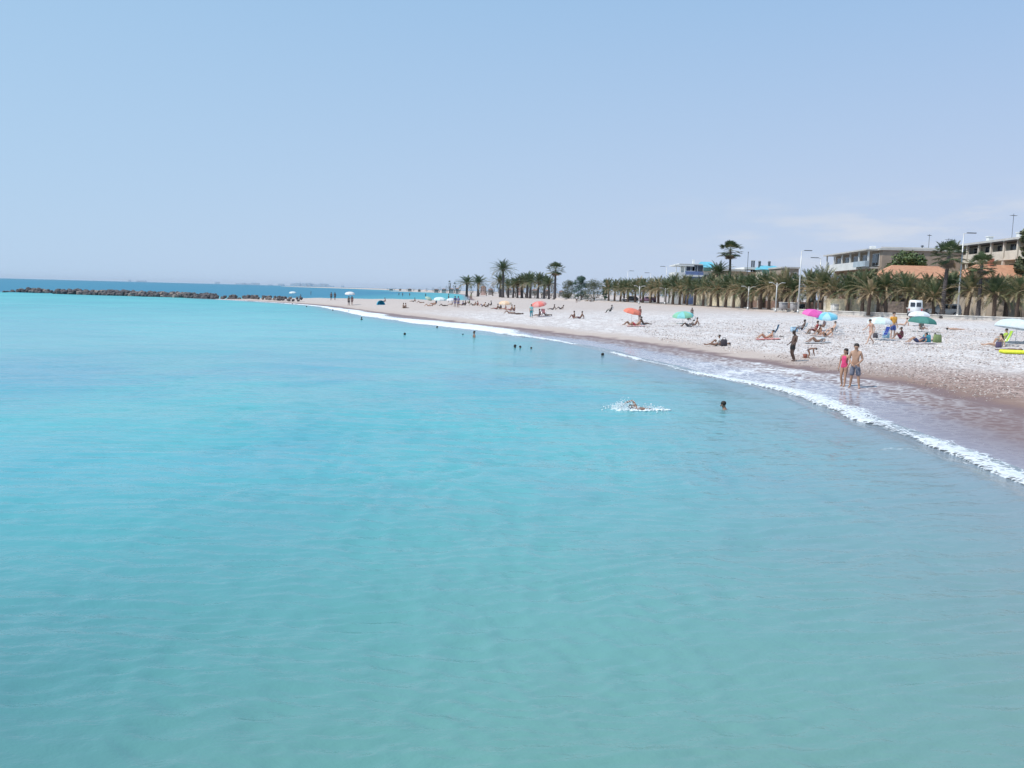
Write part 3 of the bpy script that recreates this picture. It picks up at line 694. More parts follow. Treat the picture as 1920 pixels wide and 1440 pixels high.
# ---------------------------------------------------------------- beach furniture
def umbrella(pos, h, r, colA, colB, tilt, tdir, label, dome=.32, group='beach umbrellas', flap=.1):
    root = empty('beach_umbrella', pos, 0, label, 'umbrella', group)
    T = Matrix.Rotation(tdir, 4, 'Z') @ Matrix.Rotation(tilt, 4, 'X') @ Matrix.Rotation(-tdir, 4, 'Z')
    hub = Vector((0, 0, h * .62))
    def W(p): return hub + T @ (Vector(p) - hub)
    p = MB(); p.tube([(0, 0, -.25), hub], .017, 8); p.tube([hub, W((0, 0, h + .06))], .014, 8); p.build('pole', mat('umbrella_pole', (.75, .75, .74), .35, .05), root, True)
    nseg, nr = 8, 5; c = MB(); th = .006
    for k in range(nseg):
        c.mi = k % 2
        for layer in (0, 1):
            V = []; na = 4
            for i in range(nr + 1):
                u = i / nr
                for j in range(na + 1):
                    a = 2 * PI * (k + j / na) / nseg
                    sag = 1 - .07 * math.sin(PI * j / na) * u
                    rr = r * math.sin(u * PI / 2 * .96) * sag
                    z = h - dome * r * 1.35 * (1 - math.cos(u * PI / 2 * .96)) - .02 * math.sin(PI * j / na) * u - layer * th
                    V.append(W((rr * math.cos(a), rr * math.sin(a), z)))
            F = [(i * (na + 1) + j, (i + 1) * (na + 1) + j, (i + 1) * (na + 1) + j + 1, i * (na + 1) + j + 1) for i in range(nr) for j in range(na)]
            if layer: F = [f[::-1] for f in F]
            c.add(V, F)
        # valance
        V = []
        for j in range(5):
            a = 2 * PI * (k + j / 4) / nseg; sag = 1 - .07 * math.sin(PI * j / 4)
            rr = r * math.sin(PI / 2 * .96) * sag; z = h - dome * r * 1.35 * (1 - math.cos(PI / 2 * .96)) - .02 * math.sin(PI * j / 4)
            V += [W((rr * math.cos(a), rr * math.sin(a), z)), W((rr * 1.005 * math.cos(a), rr * 1.005 * math.sin(a), z - flap * (1 - .3 * math.sin(PI * j / 4))))]
        c.add(V, [(2 * j, 2 * j + 2, 2 * j + 3, 2 * j + 1) for j in range(4)])
    def cloth(col):
        n = 'canopy_%d_%d_%d' % tuple(int(x * 99) for x in col)
        if n in MC: return MC[n]
        m = mat(n, col, .75, .05, 5); t = m.node_tree
        pr = [x for x in t.nodes if x.type == 'BSDF_PRINCIPLED'][0]; out = [x for x in t.nodes if x.type == 'OUTPUT_MATERIAL'][0]
        tl = N(t, 'ShaderNodeBsdfTranslucent'); mx = N(t, 'ShaderNodeMixShader'); mx.inputs[0].default_value = .16
        L(t, pr.inputs['Base Color'].links[0].from_socket, tl.inputs['Color'])
        L(t, pr.outputs[0], mx.inputs[1]); L(t, tl.outputs[0], mx.inputs[2]); L(t, mx.outputs[0], out.inputs[0]); return m
    c.build('canopy', [cloth(colA), cloth(colB)], root, True)
    for k in range(nseg):
        a = 2 * PI * k / nseg; rb = MB()
        rb.tube([W((0, 0, h - .03))] + [W((r * .97 * math.sin(u * PI / 2 * .96) * math.cos(a), r * .97 * math.sin(u * PI / 2 * .96) * math.sin(a), h - .02 - dome * r * 1.35 * (1 - math.cos(u * PI / 2 * .96)))) for u in (.35, .7, 1)], .006, 5)
        rb.build('rib', mat('umbrella_pole', (.75, .75, .74)), root)
    t = MB(); t.tube([W((0, 0, h)), W((0, 0, h + .1))], [.02, .01], 8); t.build('finial', mat('umbrella_pole', (.75, .75, .74)), root)
    return root
def beach_chair(pos, rz, col, label, back=.62, group='beach chairs', name='beach_chair'):
    root = empty(name, pos, rz, label, 'chair', group)
    alu = mat('aluminium', (.72, .73, .74), .3, .04, metal=.8)
    for s in (-.27, .27):
        f = MB(); f.tube([(s, .30, .0), (s, -.22, .34), (s, -.22 - back * .35, .34 + back * .9)], .013, 6); f.build('side_frame', alu, root, True)
        f = MB(); f.tube([(s, -.42, .0), (s, .28, .36)], .013, 6); f.build('leg', alu, root, True)
        f = MB(); f.box((s * 1.04, .02, .56), (.045, .42, .02)); f.tube([(s * 1.04, .2, .55), (s, .24, .34)], .01, 5); f.build('armrest', alu, root)
    m = fabric(col)
    b = MB(); b.add([(-.26, .28, .36), (.26, .28, .36), (.26, 0, .315), (-.26, 0, .315), (.26, -.22, .34), (-.26, -.22, .34)], [(0, 1, 2, 3), (3, 2, 4, 5)])
    b.add([(-.26, .28, .345), (.26, .28, .345), (.26, 0, .30), (-.26, 0, .30), (.26, -.22, .325), (-.26, -.22, .325)], [(3, 2, 1, 0), (5, 4, 2, 3), (0, 1, 1 + 0, 0)][:2]); b.build('seat', m, root)
    yb, zb = -.22 - back * .35, .34 + back * .9
    b = MB(); b.add([(-.26, -.22, .36), (.26, -.22, .36), (.26, (yb - .22) / 2 - .04, (zb + .36) / 2), (-.26, (yb - .22) / 2 - .04, (zb + .36) / 2), (.26, yb, zb), (-.26, yb, zb)], [(0, 1, 2, 3), (3, 2, 4, 5)])
    b.add([(-.26, -.24, .36), (.26, -.24, .36), (.26, (yb - .22) / 2 - .06, (zb + .36) / 2), (-.26, (yb - .22) / 2 - .06, (zb + .36) / 2), (.26, yb - .02, zb), (-.26, yb - .02, zb)], [(3, 2, 1, 0), (5, 4, 2, 3)]); b.build('backrest', m, root)
    return root
def towel(pos, rz, col, label, L_=1.8, W_=.85, name='beach_towel', group='beach towels', col2=None):
    rg = random.Random(int(pos.x * 100)); V = []; n, k = 10, 5
    c, s = math.cos(rz), math.sin(rz)
    for i in range(n + 1):
        for j in range(k + 1):
            x, y = (j / k - .5) * W_, (i / n - .5) * L_
            V.append((x, y, float(height([pos.x + x * c - y * s], [pos.y + x * s + y * c])[0]) - pos.z + .05 + rg.random() * .03))
    F = [(i * (k + 1) + j, i * (k + 1) + j + 1, (i + 1) * (k + 1) + j + 1, (i + 1) * (k + 1) + j) for i in range(n) for j in range(k)]
    V2 = [(a, b, z - .012) for a, b, z in V]; m0 = len(V)
    o = mesh_obj(name, V + V2, F + [tuple(m0 + q for q in f[::-1]) for f in F], fabric(col), smooth=True)
    o.location = pos; o.rotation_euler = (0, 0, rz); return tag(o, label, 'towel', group)
def bag(pos, col, label, h=.35, name='beach_bag', rz=0, cat='bag', group=None):
    root = empty(name, pos, rz, label, cat, group)
    b = MB()
    for i in range(6):
        pass
    b.box((0, 0, h / 2), (h * .95, h * .5, h), bev=h * .1)
    for v in b.v: v.x *= 1 - .25 * max(0, v.z / h - .4); v.y *= 1 - .35 * max(0, v.z / h - .4)
    b.build('bag_body', fabric(col), root, True)
    for s in (-1, 1):
        t = MB(); t.tube([(-h * .25, s * h * .18, h * .95), (-h * .15, s * h * .2, h * 1.25), (h * .15, s * h * .2, h * 1.25), (h * .25, s * h * .18, h * .95)], .012, 5); t.build('handle', fabric(tuple(c * .6 for c in col)), root, True)
    return root

# ---------------------------------------------------------------- palms
def frond_mesh(mb, base, az, el, Ln, droop, rg, npair=17, wleaf=.095, leaf=.42, mi=0, curl=0.0, side=0.0):
    mb.mi = mi
    seg = 9; pts = []; e = el; p = Vector(base); a = az
    for i in range(seg + 1):
        pts.append(p.copy()); t = i / seg
        p = p + Vector((math.cos(a) * math.cos(e), math.sin(a) * math.cos(e), math.sin(e))) * (Ln / seg)
        e -= droop / seg * (.35 + 1.3 * t); a += side / seg
    mb.tube(pts, [.035 * (1 - .85 * i / seg) for i in range(seg + 1)], 3, False)
    for i in range(npair):
        t = .14 + .86 * i / (npair - 1); f = t * seg; k = min(int(f), seg - 1); q = pts[k].lerp(pts[k + 1], f - k)
        d = (pts[k + 1] - pts[k]).normalized(); lat = d.cross(Vector((0, 0, 1))); lat = lat.normalized() if lat.length > .01 else Vector((1, 0, 0)); upv = lat.cross(d)
        ll = leaf * Ln / 2.6 * (math.sin(PI * min(1, .18 + .8 * t)) ** .6)
        for s in (-1, 1):
            tip = q + (lat * s * .75 + d * .62 + upv * (.38 + rg.uniform(-.25, .25) - curl)) * ll
            tip.z -= .12 * ll
            mb.add([q - d * wleaf / 2, q + d * wleaf / 2, tip.lerp(q, .45) + d * wleaf * .5 + Vector((0, 0, .02)), tip], [(0, 1, 2), (0, 2, 3)])
def leafmat(name, c1, c2):
    m = mat(name, c1, .55, 0, 1.3, 0, col2=c2, spec=.35); return m
GREEN = leafmat('palm_green', (.11, .15, .065), (.065, .095, .045))
OLIVE = leafmat('palm_olive', (.29, .265, .135), (.18, .175, .09))
STRAW = leafmat('palm_straw', (.50, .385, .235), (.32, .235, .14))
DEADC = leafmat('palm_dead', (.26, .185, .125), (.15, .105, .075))
BARK = mat('palm_bark', (.17, .12, .09), .9, .2, 8, .8, col2=(.085, .06, .05))
GREY_BARK = mat('palm_bark_grey', (.125, .105, .10), .9, .2, 8, .8, col2=(.065, .055, .055))
def trunk_mesh(hh, r0, r1, lean, rg, mat_, rings=22):
    mb = MB(); pts, rad = [], []
    for i in range(rings * 2 + 1):
        t = i / (rings * 2)
        pts.append((lean[0] * t * t, lean[1] * t * t, hh * t - .15)); b = r0 + (r1 - r0) * min(1, t * 1.2)
        rad.append(b * (1.09 if i % 2 else .94) * (1 + .25 * math.exp(-t * 9)) * (1 + rg.uniform(-.03, .03)))
    mb.tube(pts, rad, 10); return mb
def date_palm_proto(seed, trunk_h, crown, nf=46, mix=(.35, .4, .25), skirt=14, el0=-38, spread=1.0):
    """returns dict of meshes (as temp MBs): trunk, crown, dead_fronds"""
    rg = random.Random(seed); lean = (rg.uniform(-.25, .25), rg.uniform(-.2, .2))
    tr = trunk_mesh(trunk_h, .25, .22, lean, rg, BARK)
    top = Vector((lean[0], lean[1], trunk_h - .1)); cr = MB()
    for i in range(nf):
        t = (i + .5) / nf; el = R(88 - (88 - el0) * t ** 1.05 + rg.uniform(-7, 7)); az = i * 2.39996 + rg.uniform(-.25, .25)
        w = rg.random()
        # the heart is green, the outer and lower fronds dry out
        lim = mix[0] + (.5 - t) * .55
        mi = 0 if w < lim else (1 if w < lim + mix[1] else 2)
        frond_mesh(cr, top + Vector((math.cos(az) * .15, math.sin(az) * .15, rg.uniform(-.1, .25))), az, el, crown * rg.uniform(.78, 1.06) * (.85 + .15 * t), R(24 + 44 * spread * t + rg.uniform(-10, 14)), rg, mi=mi, side=rg.uniform(-.35, .35))
    dd = MB()
    for i in range(skirt):
        az = rg.uniform(0, 2 * PI)
        frond_mesh(dd, top + Vector((math.cos(az) * .22, math.sin(az) * .22, -.15 - rg.random() * .35)), az, R(rg.uniform(-55, -15)), crown * rg.uniform(.4, .62), R(rg.uniform(20, 50)), rg, 11, .06, .26, mi=rg.choice((0, 0, 1)), curl=.3)
    for i in range(26):   # leaf stubs under the crown
        az = i * 2.4; z = top.z - .1 - .55 * i / 26
        dd.mi = 0; dd.tube([(top.x + .2 * math.cos(az), top.y + .2 * math.sin(az), z), (top.x + .42 * math.cos(az), top.y + .42 * math.sin(az), z + .22)], [.05, .03], 4)
    return tr, cr, dd
def fan_palm_proto(seed, trunk_h, rad, nf=34, skirt=16, r0=.34):
    rg = random.Random(seed); lean = (rg.uniform(-.3, .3), 0)
    tr = trunk_mesh(trunk_h, r0, r0 * .62, lean, rg, GREY_BARK, 30)
    top = Vector((lean[0], lean[1], trunk_h - .1)); cr = MB(); dd = MB()
    def fan(mb, az, el, stem, size, mi, dz=0):
        mb.mi = mi
        d = Vector((math.cos(az) * math.cos(el), math.sin(az) * math.cos(el), math.sin(el)))
        a = top + Vector((0, 0, dz)); b = a + d * stem; b.z -= .08 * stem
        mb.tube([a, a.lerp(b, .5) + Vector((0, 0, .04)), b], [.03, .022, .016], 3, False)
        lat = d.cross(Vector((0, 0, 1))).normalized(); upv = lat.cross(d)
        n = 15
        for i in range(n):
            th = R(-105 + 210 * i / (n - 1)); dirn = (d * math.cos(th) + lat * math.sin(th)).normalized()
            tip = b + dirn * size * rg.uniform(.85, 1.05) + upv * rg.uniform(-.1, .12) * size; tip.z -= size * (.04 + .16 * abs(math.sin(th)))
            w = size * .085; pw = dirn.cross(upv).normalized() * w; mid = b.lerp(tip, .6) + upv * .03
            mb.add([b, mid + pw, tip, mid - pw], [(0, 1, 2), (0, 2, 3)])
    for i in range(nf):
        t = (i + .5) / nf
        fan(cr, i * 2.39996 + rg.uniform(-.3, .3), R(86 - 128 * t + rg.uniform(-8, 8)), rad * rg.uniform(.52, .68), rad * rg.uniform(.34, .42), 0 if rg.random() < .75 else 1, rg.uniform(-.15, .25))
    for i in range(skirt):
        fan(dd, rg.uniform(0, 2 * PI), R(rg.uniform(-80, -48)), rad * rg.uniform(.3, .45), rad * .34, rg.choice((0, 0, 1)), -.1 - .5 * rg.random())
    return tr, cr, dd
PROTO = {}
def proto(key):
    if key in PROTO: return PROTO[key]
    kind, seed = key
    if kind == 'row':      # full, ragged promenade date palm, half green
        hh = [3.1, 3.6, 2.8, 3.9, 3.3, 3.5][seed % 6]; t, c, d = date_palm_proto(100 + seed, hh, 3.15, 64, (.42, .40, .18), 5, -22); tm = BARK; tot = hh + 3.3
    elif kind == 'green':
        hh = 2.8 + .25 * (seed % 3); t, c, d = date_palm_proto(200 + seed, hh, 3.1, 64, (.75, .24, .1), 3, -22); tm = BARK; tot = hh + 3.2
    elif kind == 'dry':
        hh = 2.9 + .3 * (seed % 3); t, c, d = date_palm_proto(300 + seed, hh, 2.9, 50, (.12, .38, .5), 9, -32, 1.1); tm = BARK; tot = hh + 3.0
    elif kind == 'tall':
        hh = 7.6; t, c, d = date_palm_proto(400 + seed, hh, 3.2, 52, (.85, .12, .03), 4, -34); tm = GREY_BARK; tot = hh + 2.9
    elif kind == 'mid':
        hh = 4.6; t, c, d = date_palm_proto(500 + seed, hh, 3.1, 52, (.75, .2, .05), 5, -38); tm = GREY_BARK; tot = hh + 2.6
    elif kind == 'fan':
        hh = 8.8; t, c, d = fan_palm_proto(600 + seed, hh, 2.35, 34, 6, .29); tm = GREY_BARK; tot = hh + 1.9
    elif kind == 'tallfan':
        hh = 14.0; t, c, d = fan_palm_proto(700 + seed, hh, 3.0, 34, 6, .31); tm = GREY_BARK; tot = hh + 2.5
    nm = 'fan_palm' if 'fan' in kind else 'date_palm'
    tot = max(v.z for v in c.v) - .12
    def me(mb, n, mats):
        m = bpy.data.meshes.new(n); m.from_pydata([tuple(v) for v in mb.v], [], mb.f)
        for x in mats: m.materials.append(x)
        m.polygons.foreach_set('material_index', mb.m); m.update(); return m
    ms = (me(t, 'trunk', [tm]), me(c, 'crown', [GREEN, OLIVE, STRAW]), me(d, 'dead_fronds', [DEADC, STRAW]))
    PROTO[key] = (nm, tot, ms); return PROTO[key]
def palm(key, pos, total_h, rz, label, group, wide=1.0, cat='palm tree'):
    nm, tot, ms = proto(key)
    root = empty(nm, pos, rz, label, cat, group); s = total_h / tot; root.scale = (s * wide, s * wide, s)
    for m, n in zip(ms, ('trunk', 'crown', 'dead_fronds')):
        o = bpy.data.objects.new(n, m); COL.objects.link(o); o.parent = root
    return root
def leafy_tree(name, pos, h, w, seed, col, label, group=None, trunk_frac=.3, n=4200, dens=7, cat='tree'):
    rg = random.Random(seed); root = empty(name, pos, 0, label, cat, group)
    tb = MB(); th = h * trunk_frac
    tb.tube([(0, 0, -.2), (.05, .03, th * .6), (.12, 0, th * 1.3)], [h * .045, h * .035, h * .022], 8)
    for k in range(6):
        a = k * 1.05 + rg.random() * .4; tb.tube([(.08, .02, th * .8), (math.cos(a) * w * .16, math.sin(a) * w * .16, th * 1.4), (math.cos(a) * w * .32, math.sin(a) * w * .32, h * .75)], [h * .02, h * .013, h * .005], 5)
    tb.build('trunk', mat('tree_bark', (.16, .12, .09), .9, .2, 5, .5), root, True)
    lumps = []
    for k in range(dens * 4):
        a = rg.random() * 2 * PI; r = w * .5 * math.sqrt(rg.random()) * .8; z = th * .75 + (h - th * .75) * (rg.random() ** .85)
        f = 1 - .55 * ((z - th) / (h - th)) ** 2 if z > th else .85
        lumps.append((Vector((math.cos(a) * r * f, math.sin(a) * r * f, min(z, h * .9))), w * rg.uniform(.10, .19)))
    cb = MB()
    for k in range(n):
        c, rr = rg.choice(lumps); d = Vector((rg.gauss(0, 1), rg.gauss(0, 1), rg.gauss(0, 1))).normalized()
        p = c + d * rr * rg.uniform(.55, 1.05); s = rg.uniform(.06, .13) * h / 5
        u = Vector((rg.gauss(0, 1), rg.gauss(0, 1), rg.gauss(0, .6))).normalized(); v = u.cross(d).normalized()
        cb.mi = 0 if rg.random() < .6 else 1
        cb.add([p - u * s, p + v * s * .6, p + u * s, p - v * s * .6], [(0, 1, 2, 3)])
    cb.build('crown', [leafmat('leaf_%s_a' % col, *LC[col][0]), leafmat('leaf_%s_b' % col, *LC[col][1])], root)
    return root
LC = {'olive': [((.11, .125, .065), (.07, .085, .045)), ((.16, .17, .09), (.10, .115, .06))],
      'blue': [((.06, .12, .085), (.04, .085, .06)), ((.09, .15, .11), (.06, .11, .08))],
      'hedge': [((.09, .13, .04), (.05, .085, .03)), ((.15, .19, .06), (.10, .13, .045))],
      'far': [((.09, .11, .08), (.06, .08, .06)), ((.12, .13, .09), (.08, .10, .07))]}

# ================================================================== buildings
WHITE = mat('white_render', (.80, .79, .76), .8, .05, .5)
CREAM = mat('cream_render', (.74, .66, .55), .85, .07, .5)
BEIGE = mat('beige_wall', (.55, .46, .37), .85, .08, .6)
BROWNR = mat('brown_render', (.42, .325, .255), .9, .08, .4)
BROWNB = mat('brown_brick', (.32, .20, .155), .9, .12, 2)
SLAB = mat('roof_slab', (.62, .59, .55), .8, .06, .6)
GLASS = mat('window_glass', (.045, .055, .07), .08, .2, .4)
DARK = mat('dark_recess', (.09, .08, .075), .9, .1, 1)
CYANR = mat('cyan_roof', (.16, .50, .62), .6, .06, .8)
BLUEF = mat('blue_facade', (.16, .22, .42), .7, .08, .8)
STONE = mat('dark_stone', (.33, .26, .22), .9, .2, 2.2, .4)
ALU = mat('lamp_metal', (.62, .62, .61), .4, .05, 2, metal=.3)
DKMET = mat('dark_metal', (.12, .13, .15), .5, .1, 3)
CONC = mat('concrete', (.58, .55, .51), .9, .12, 1.2, .2)
PINKR = mat('pink_render', (.60, .40, .34), .85, .08, .5)
def tilemat():
    m = mat('orange_tiles', (.68, .36, .21), .8, .12, 1.5, col2=(.56, .27, .16)); t = m.node_tree
    p = [x for x in t.nodes if x.type == 'BSDF_PRINCIPLED'][0]
    tc = N(t, 'ShaderNodeTexCoord'); w = N(t, 'ShaderNodeTexWave', i_Scale=1.3, wave_type='BANDS', bands_direction='X'); L(t, tc.outputs['Object'], w.inputs['Vector'])
    b = N(t, 'ShaderNodeBump', i_Strength=.8, i_Distance=.08); L(t, w.outputs['Fac'], b.inputs['Height']); L(t, b.outputs[0], p.inputs['Normal'])
    c = p.inputs['Base Color'].links[0].from_socket
    L(t, mixc(t, mapr(t, w.outputs['Fac'], .0, .35, .45, 0), c, (.30, .12, .07)), p.inputs['Base Color'])
    return m
TILE = tilemat()
def window(parent, c, w, h, axis='y', name='window', fm=None):
    """frame + pane; axis 'y' faces -y, 'x' faces -x"""
    f = MB(); t = .07
    def bx(mb, dx, dz, sx, sz, depth, off):
        if axis == 'y': mb.box((c[0] + dx, c[1] - off, c[2] + dz), (sx, depth, sz))
        else: mb.box((c[0] - off, c[1] + dx, c[2] + dz), (depth, sx, sz))
    bx(f, 0, h / 2, w, t, .12, .03); bx(f, 0, -h / 2, w, t, .12, .03)
    bx(f, -w / 2 + t / 2, 0, t, h - t - .01, .11, .03); bx(f, w / 2 - t / 2, 0, t, h - t - .01, .11, .03); bx(f, 0, 0, t * .8, h - t - .01, .10, .03)
    o = f.build(name, fm or WHITE, parent); g = MB(); bx(g, 0, 0, w - t * 2, h - t, .04, .02); g.build('pane', GLASS, o); return o
def antenna(pos, h, label):
    root = empty('roof_antenna', pos, rnd.uniform(0, 3), label, 'antenna', 'television antennas on the roofs')
    m = MB(); m.tube([(0, 0, -.2), (0, 0, h)], .04, 6); m.build('mast', DKMET, root)
    m = MB(); m.tube([(-.7, 0, h * .93), (.7, 0, h * .93)], .03, 5)
    for i in range(6): x = -.6 + i * .24; m.tube([(x, -.3, h * .93), (x, .3, h * .93)], .02, 4)
    m.build('aerial', DKMET, root)

def P2(px, py, y): return at_y(px, py, y)

# --- C: brown apartment building with stepped white terraces (end wall towards the camera)
def brown_block():
    n = P2(1652, 465, 150); zt = n.z; x0, y0 = n.x, n.y
    root = empty('apartment_building', (x0, y0, 2), R(-4), 'brown apartment building with white roof terraces and a blank brown end wall', 'building')
    H = zt - 2; W_, D_ = 14, 27
    b = MB(); b.box2((0.3, 0, -.5), (W_, D_, H - .35)); b.build('end_wall', BROWNR, root)
    b = MB(); b.box2((-.2, -.25, H - .35), (W_ + .3, D_ + .3, H)); b.box2((.2, .3, H + .002), (W_ - 1, .6, H + .25)); b.build('roof', SLAB, root)
    # side terraces stepping out towards the sea
    for k, (zz, out, yA, yB) in enumerate(((H - 3.2, 1.6, 1.5, D_), (H - 6.4, 2.6, 0, D_))):
        s = MB(); s.box2((-out, yA, zz - .25), (.28, yB, zz)); s.build('terrace_slab', SLAB if k == 0 else BROWNR, root)
        q = MB(); q.box2((-out - .12, yA + (5.5 if k == 0 else 0), zz - .3), (-out, yB, zz + 1.05 if k == 0 else zz + .6)); q.build('parapet', WHITE if k == 0 else BROWNR, root)
    for k in range(5):
        g = window(root, (.3, 3 + k * 5.2, H - 1.9), 3.6, 2.1, 'x')
        g = window(root, (.3, 3 + k * 5.2, H - 5.2), 3.4, 2.0, 'x')
    for k in range(6): a = MB(); a.box2((-1.55, 1.6 + k * 5.0, H - 3.2), (-1.3, 1.85 + k * 5.0, H - .36)); a.build('terrace_post', WHITE, root)
    s = MB(); s.box2((-2.1, 1.0, H - .34), (-.22, D_ + .3, H - .1)); s.build('terrace_roof', SLAB, root)
    s = MB(); s.box2((-2.4, 0.3, H - 3.15), (-1.75, 6.8, H - 2.2)); s.build('glass_balustrade', mat('milky_glass', (.5, .56, .6), .2, .1, 1), root)
    # lower brick storey
    s = MB(); s.box2((-2.4, .1, -.5), (.28, D_ - .2, H - 6.7)); s.build('lower_storey', BROWNB, root)
    for k in range(3): window(root, (-2.4, 3 + k * 6, H - 8.3), 2.2, 1.3, 'x')
    window(root, (4.2, 0, H - 8.4), 1.6, 1.4); window(root, (9, 0, H - 8.4), 1.6, 1.4)
    c = MB(); c.box((.9, 7, H + .35), (.9, .9, .7), bev=.05); c.build('chimney', WHITE, root)
    antenna(root.matrix_world @ Vector((0, 0, 0)) + Vector((x0 + 8.6, y0 + 1, zt + .2)) - Vector((0, 0, 0)), 2.4, 'thin antenna with crossbars on the brown building roof, right part')
    for k, xx in enumerate((7.6, 10.1)):
        v = empty('roof_vent', (x0 + xx, y0 + 1.2, zt), 0, ('small dark roof vent left of the antenna on the brown building', 'small dark roof vent right of the antenna on the brown building')[k], 'vent', 'vents on the brown building roof')
        m = MB(); m.tube([(0, 0, 0), (0, 0, .5)], .14, 8); m.build('pipe', DKMET, v); m = MB(); m.tube([(0, 0, .5), (0, 0, .62), (0, 0, .75)], [.28, .28, .05], 8); m.build('cap', DKMET, v)
bpy.context.view_layer.update()
brown_block()

# --- F: beige terraced flats running off the right edge
def beige_block():
    far = P2(1797, 461, 156); x0, y0 = far.x, far.y; H = 12.1
    root = empty('apartment_building', (x0, y0, 2), R(-4), 'beige apartment building with tiers of balustraded terraces at the right edge', 'building')
    Ln, Wd = 34, 16
    b = MB(); b.box2((.4, -Ln, -.5), (Wd, 0, H - .4)); b.build('wall', CREAM, root)
    r = MB(); r.box2((-2.4, -Ln - .3, H - .38), (Wd + .3, .3, H - .05)); r.build('roof', SLAB, root)
    for k, z in enumerate((H - 3.1, H - 6.2)):
        s = MB(); s.box2((-2.3, -Ln, z - .25), (.38, 0, z)); s.build('terrace_slab', CREAM, root)
        for j in range(8):
            p = MB(); p.box2((-2.3, -Ln + j * 4.2 + .2, z + .002), (-2.16, -Ln + j * 4.2 + 3.6, z + 1.15)); p.build('balustrade', (CREAM if k == 0 else WHITE), root)
        for j in range(9): cp = MB(); cp.box2((-2.34, -Ln + j * 4.2 - .25, z + .002), (-1.98, -Ln + j * 4.2 + .1, z + 2.7)); cp.build('pillar', CREAM, root)
        for j in range(8): window(root, (.4, -Ln + j * 4.2 + 2, z + 1.35), 2.8, 2.2, 'x')
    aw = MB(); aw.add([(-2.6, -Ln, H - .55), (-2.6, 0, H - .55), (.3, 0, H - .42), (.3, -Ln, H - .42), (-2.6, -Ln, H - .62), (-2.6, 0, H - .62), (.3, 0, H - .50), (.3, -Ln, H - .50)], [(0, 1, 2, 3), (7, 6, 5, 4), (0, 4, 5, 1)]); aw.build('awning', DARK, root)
    lw = MB(); lw.box2((-2.28, -Ln, -.5), (.38, -.1, H - 6.5)); lw.build('ground_floor', BEIGE, root)
    for yy in (-9, -19, -27):
        c = MB(); c.box((1.2, yy, H + .5), (.8, .9, 1.1), bev=.06); c.box((1.2, yy, H + 1.12), (1, 1.1, .12)); c.build('chimney', WHITE, root)
    # left lower wing facing the camera
    w = P2(1742, 497, 158)
    b = MB(); b.box2((-9, -2.0, -.5), (-2.5, 8, H - 3.4)); b.build('side_wing', CREAM, root)
    q = MB(); q.box2((-9.2, -2.2, H - 3.398), (-2.45, 8.2, H - 2.4)); q.build('wing_parapet', WHITE, root)
    window(root, (-6.5, -2.0, H - 5.2), 1.6, 1.6); window(root, (-3.9, -2.0, H - 5.2), 1.1, 1.6)
    antenna(P2(1897, 447, 140) - Vector((0, 0, .3)), 4.2, 'tall antenna on the beige building roof, near the right edge')
    antenna(P2(1777, 476, 152) - Vector((0, 0, .5)), 3.2, 'spindly antenna above the left wing of the beige building')
beige_block()

# --- E: tiled-roof houses behind the palms
def tiled_house(pxl, pxr, yd, ridge_py, eave_py, label, hipL=True, hipR=False, chim=None):
    a = P2(pxl, eave_py, yd); b = P2(pxr, eave_py, yd); zr = P2((pxl + pxr) / 2, ridge_py, yd + 4).z; ze = (a.z + b.z) / 2
    root = empty('tiled_house', (a.x, yd, 2), 0, label, 'house', 'tiled houses behind the promenade palms'); W_ = b.x - a.x; D_ = 9; e = ze - 2; r = zr - 2
    w = MB(); w.box2((.4, .5, -.5), (W_ - .4, D_ - .5, e)); w.build('wall', STONE, root)
    i = 2.6; l = i if hipL else 0; rr = W_ - (i if hipR else 0)
    V = [(0, 0, e), (W_, 0, e), (W_, D_, e), (0, D_, e), (l, D_ / 2, r), (rr, D_ / 2, r), (0, 0, e - .18), (W_, 0, e - .18), (W_, D_, e - .18), (0, D_, e - .18)]
    m = MB(); m.add(V, [(0, 1, 5, 4), (2, 3, 4, 5), (3, 0, 4), (1, 2, 5), (0, 6, 7, 1), (1, 7, 8, 2), (2, 8, 9, 3), (3, 9, 6, 0), (6, 9, 8, 7)]); rf = m.build('roof', TILE, root)
    if chim is not None:
        c = MB(); c.box((chim * W_, D_ / 2 - .3, r + .3), (.7, .7, 1.2), bev=.04); c.build('chimney', mat('chimney_red', (.5, .19, .12), .8), rf)
    # shaded porch with arched openings
    p = MB(); n = max(2, int(W_ / 3.2)); p.box2((.2, -.9, 2.55), (W_ - .2, .48, 2.9)); p.build('porch_roof', SLAB, root)
    for k in range(n + 1): q = MB(); q.box2((.25 + k * (W_ - .9) / n, -.85, -.3), (.6 + k * (W_ - .9) / n, -.5, 2.549)); q.build('porch_column', BEIGE, root)
    for k in range(n):
        window(root, (.4 + (k + .5) * (W_ - .8) / n, .5, 1.3), 1.5, 1.9); window(root, (.4 + (k + .5) * (W_ - .8) / n, .5, e - 1.2), 1.2, 1.1)
tiled_house(1662, 1816, 133, 498.5, 522, 'long low house with an orange tiled roof, left of the tall lamp and fan palm', True, True)
tiled_house(1826, 2010, 127, 497.5, 521, 'orange tiled house with a red chimney at the right edge', True, False, .32)

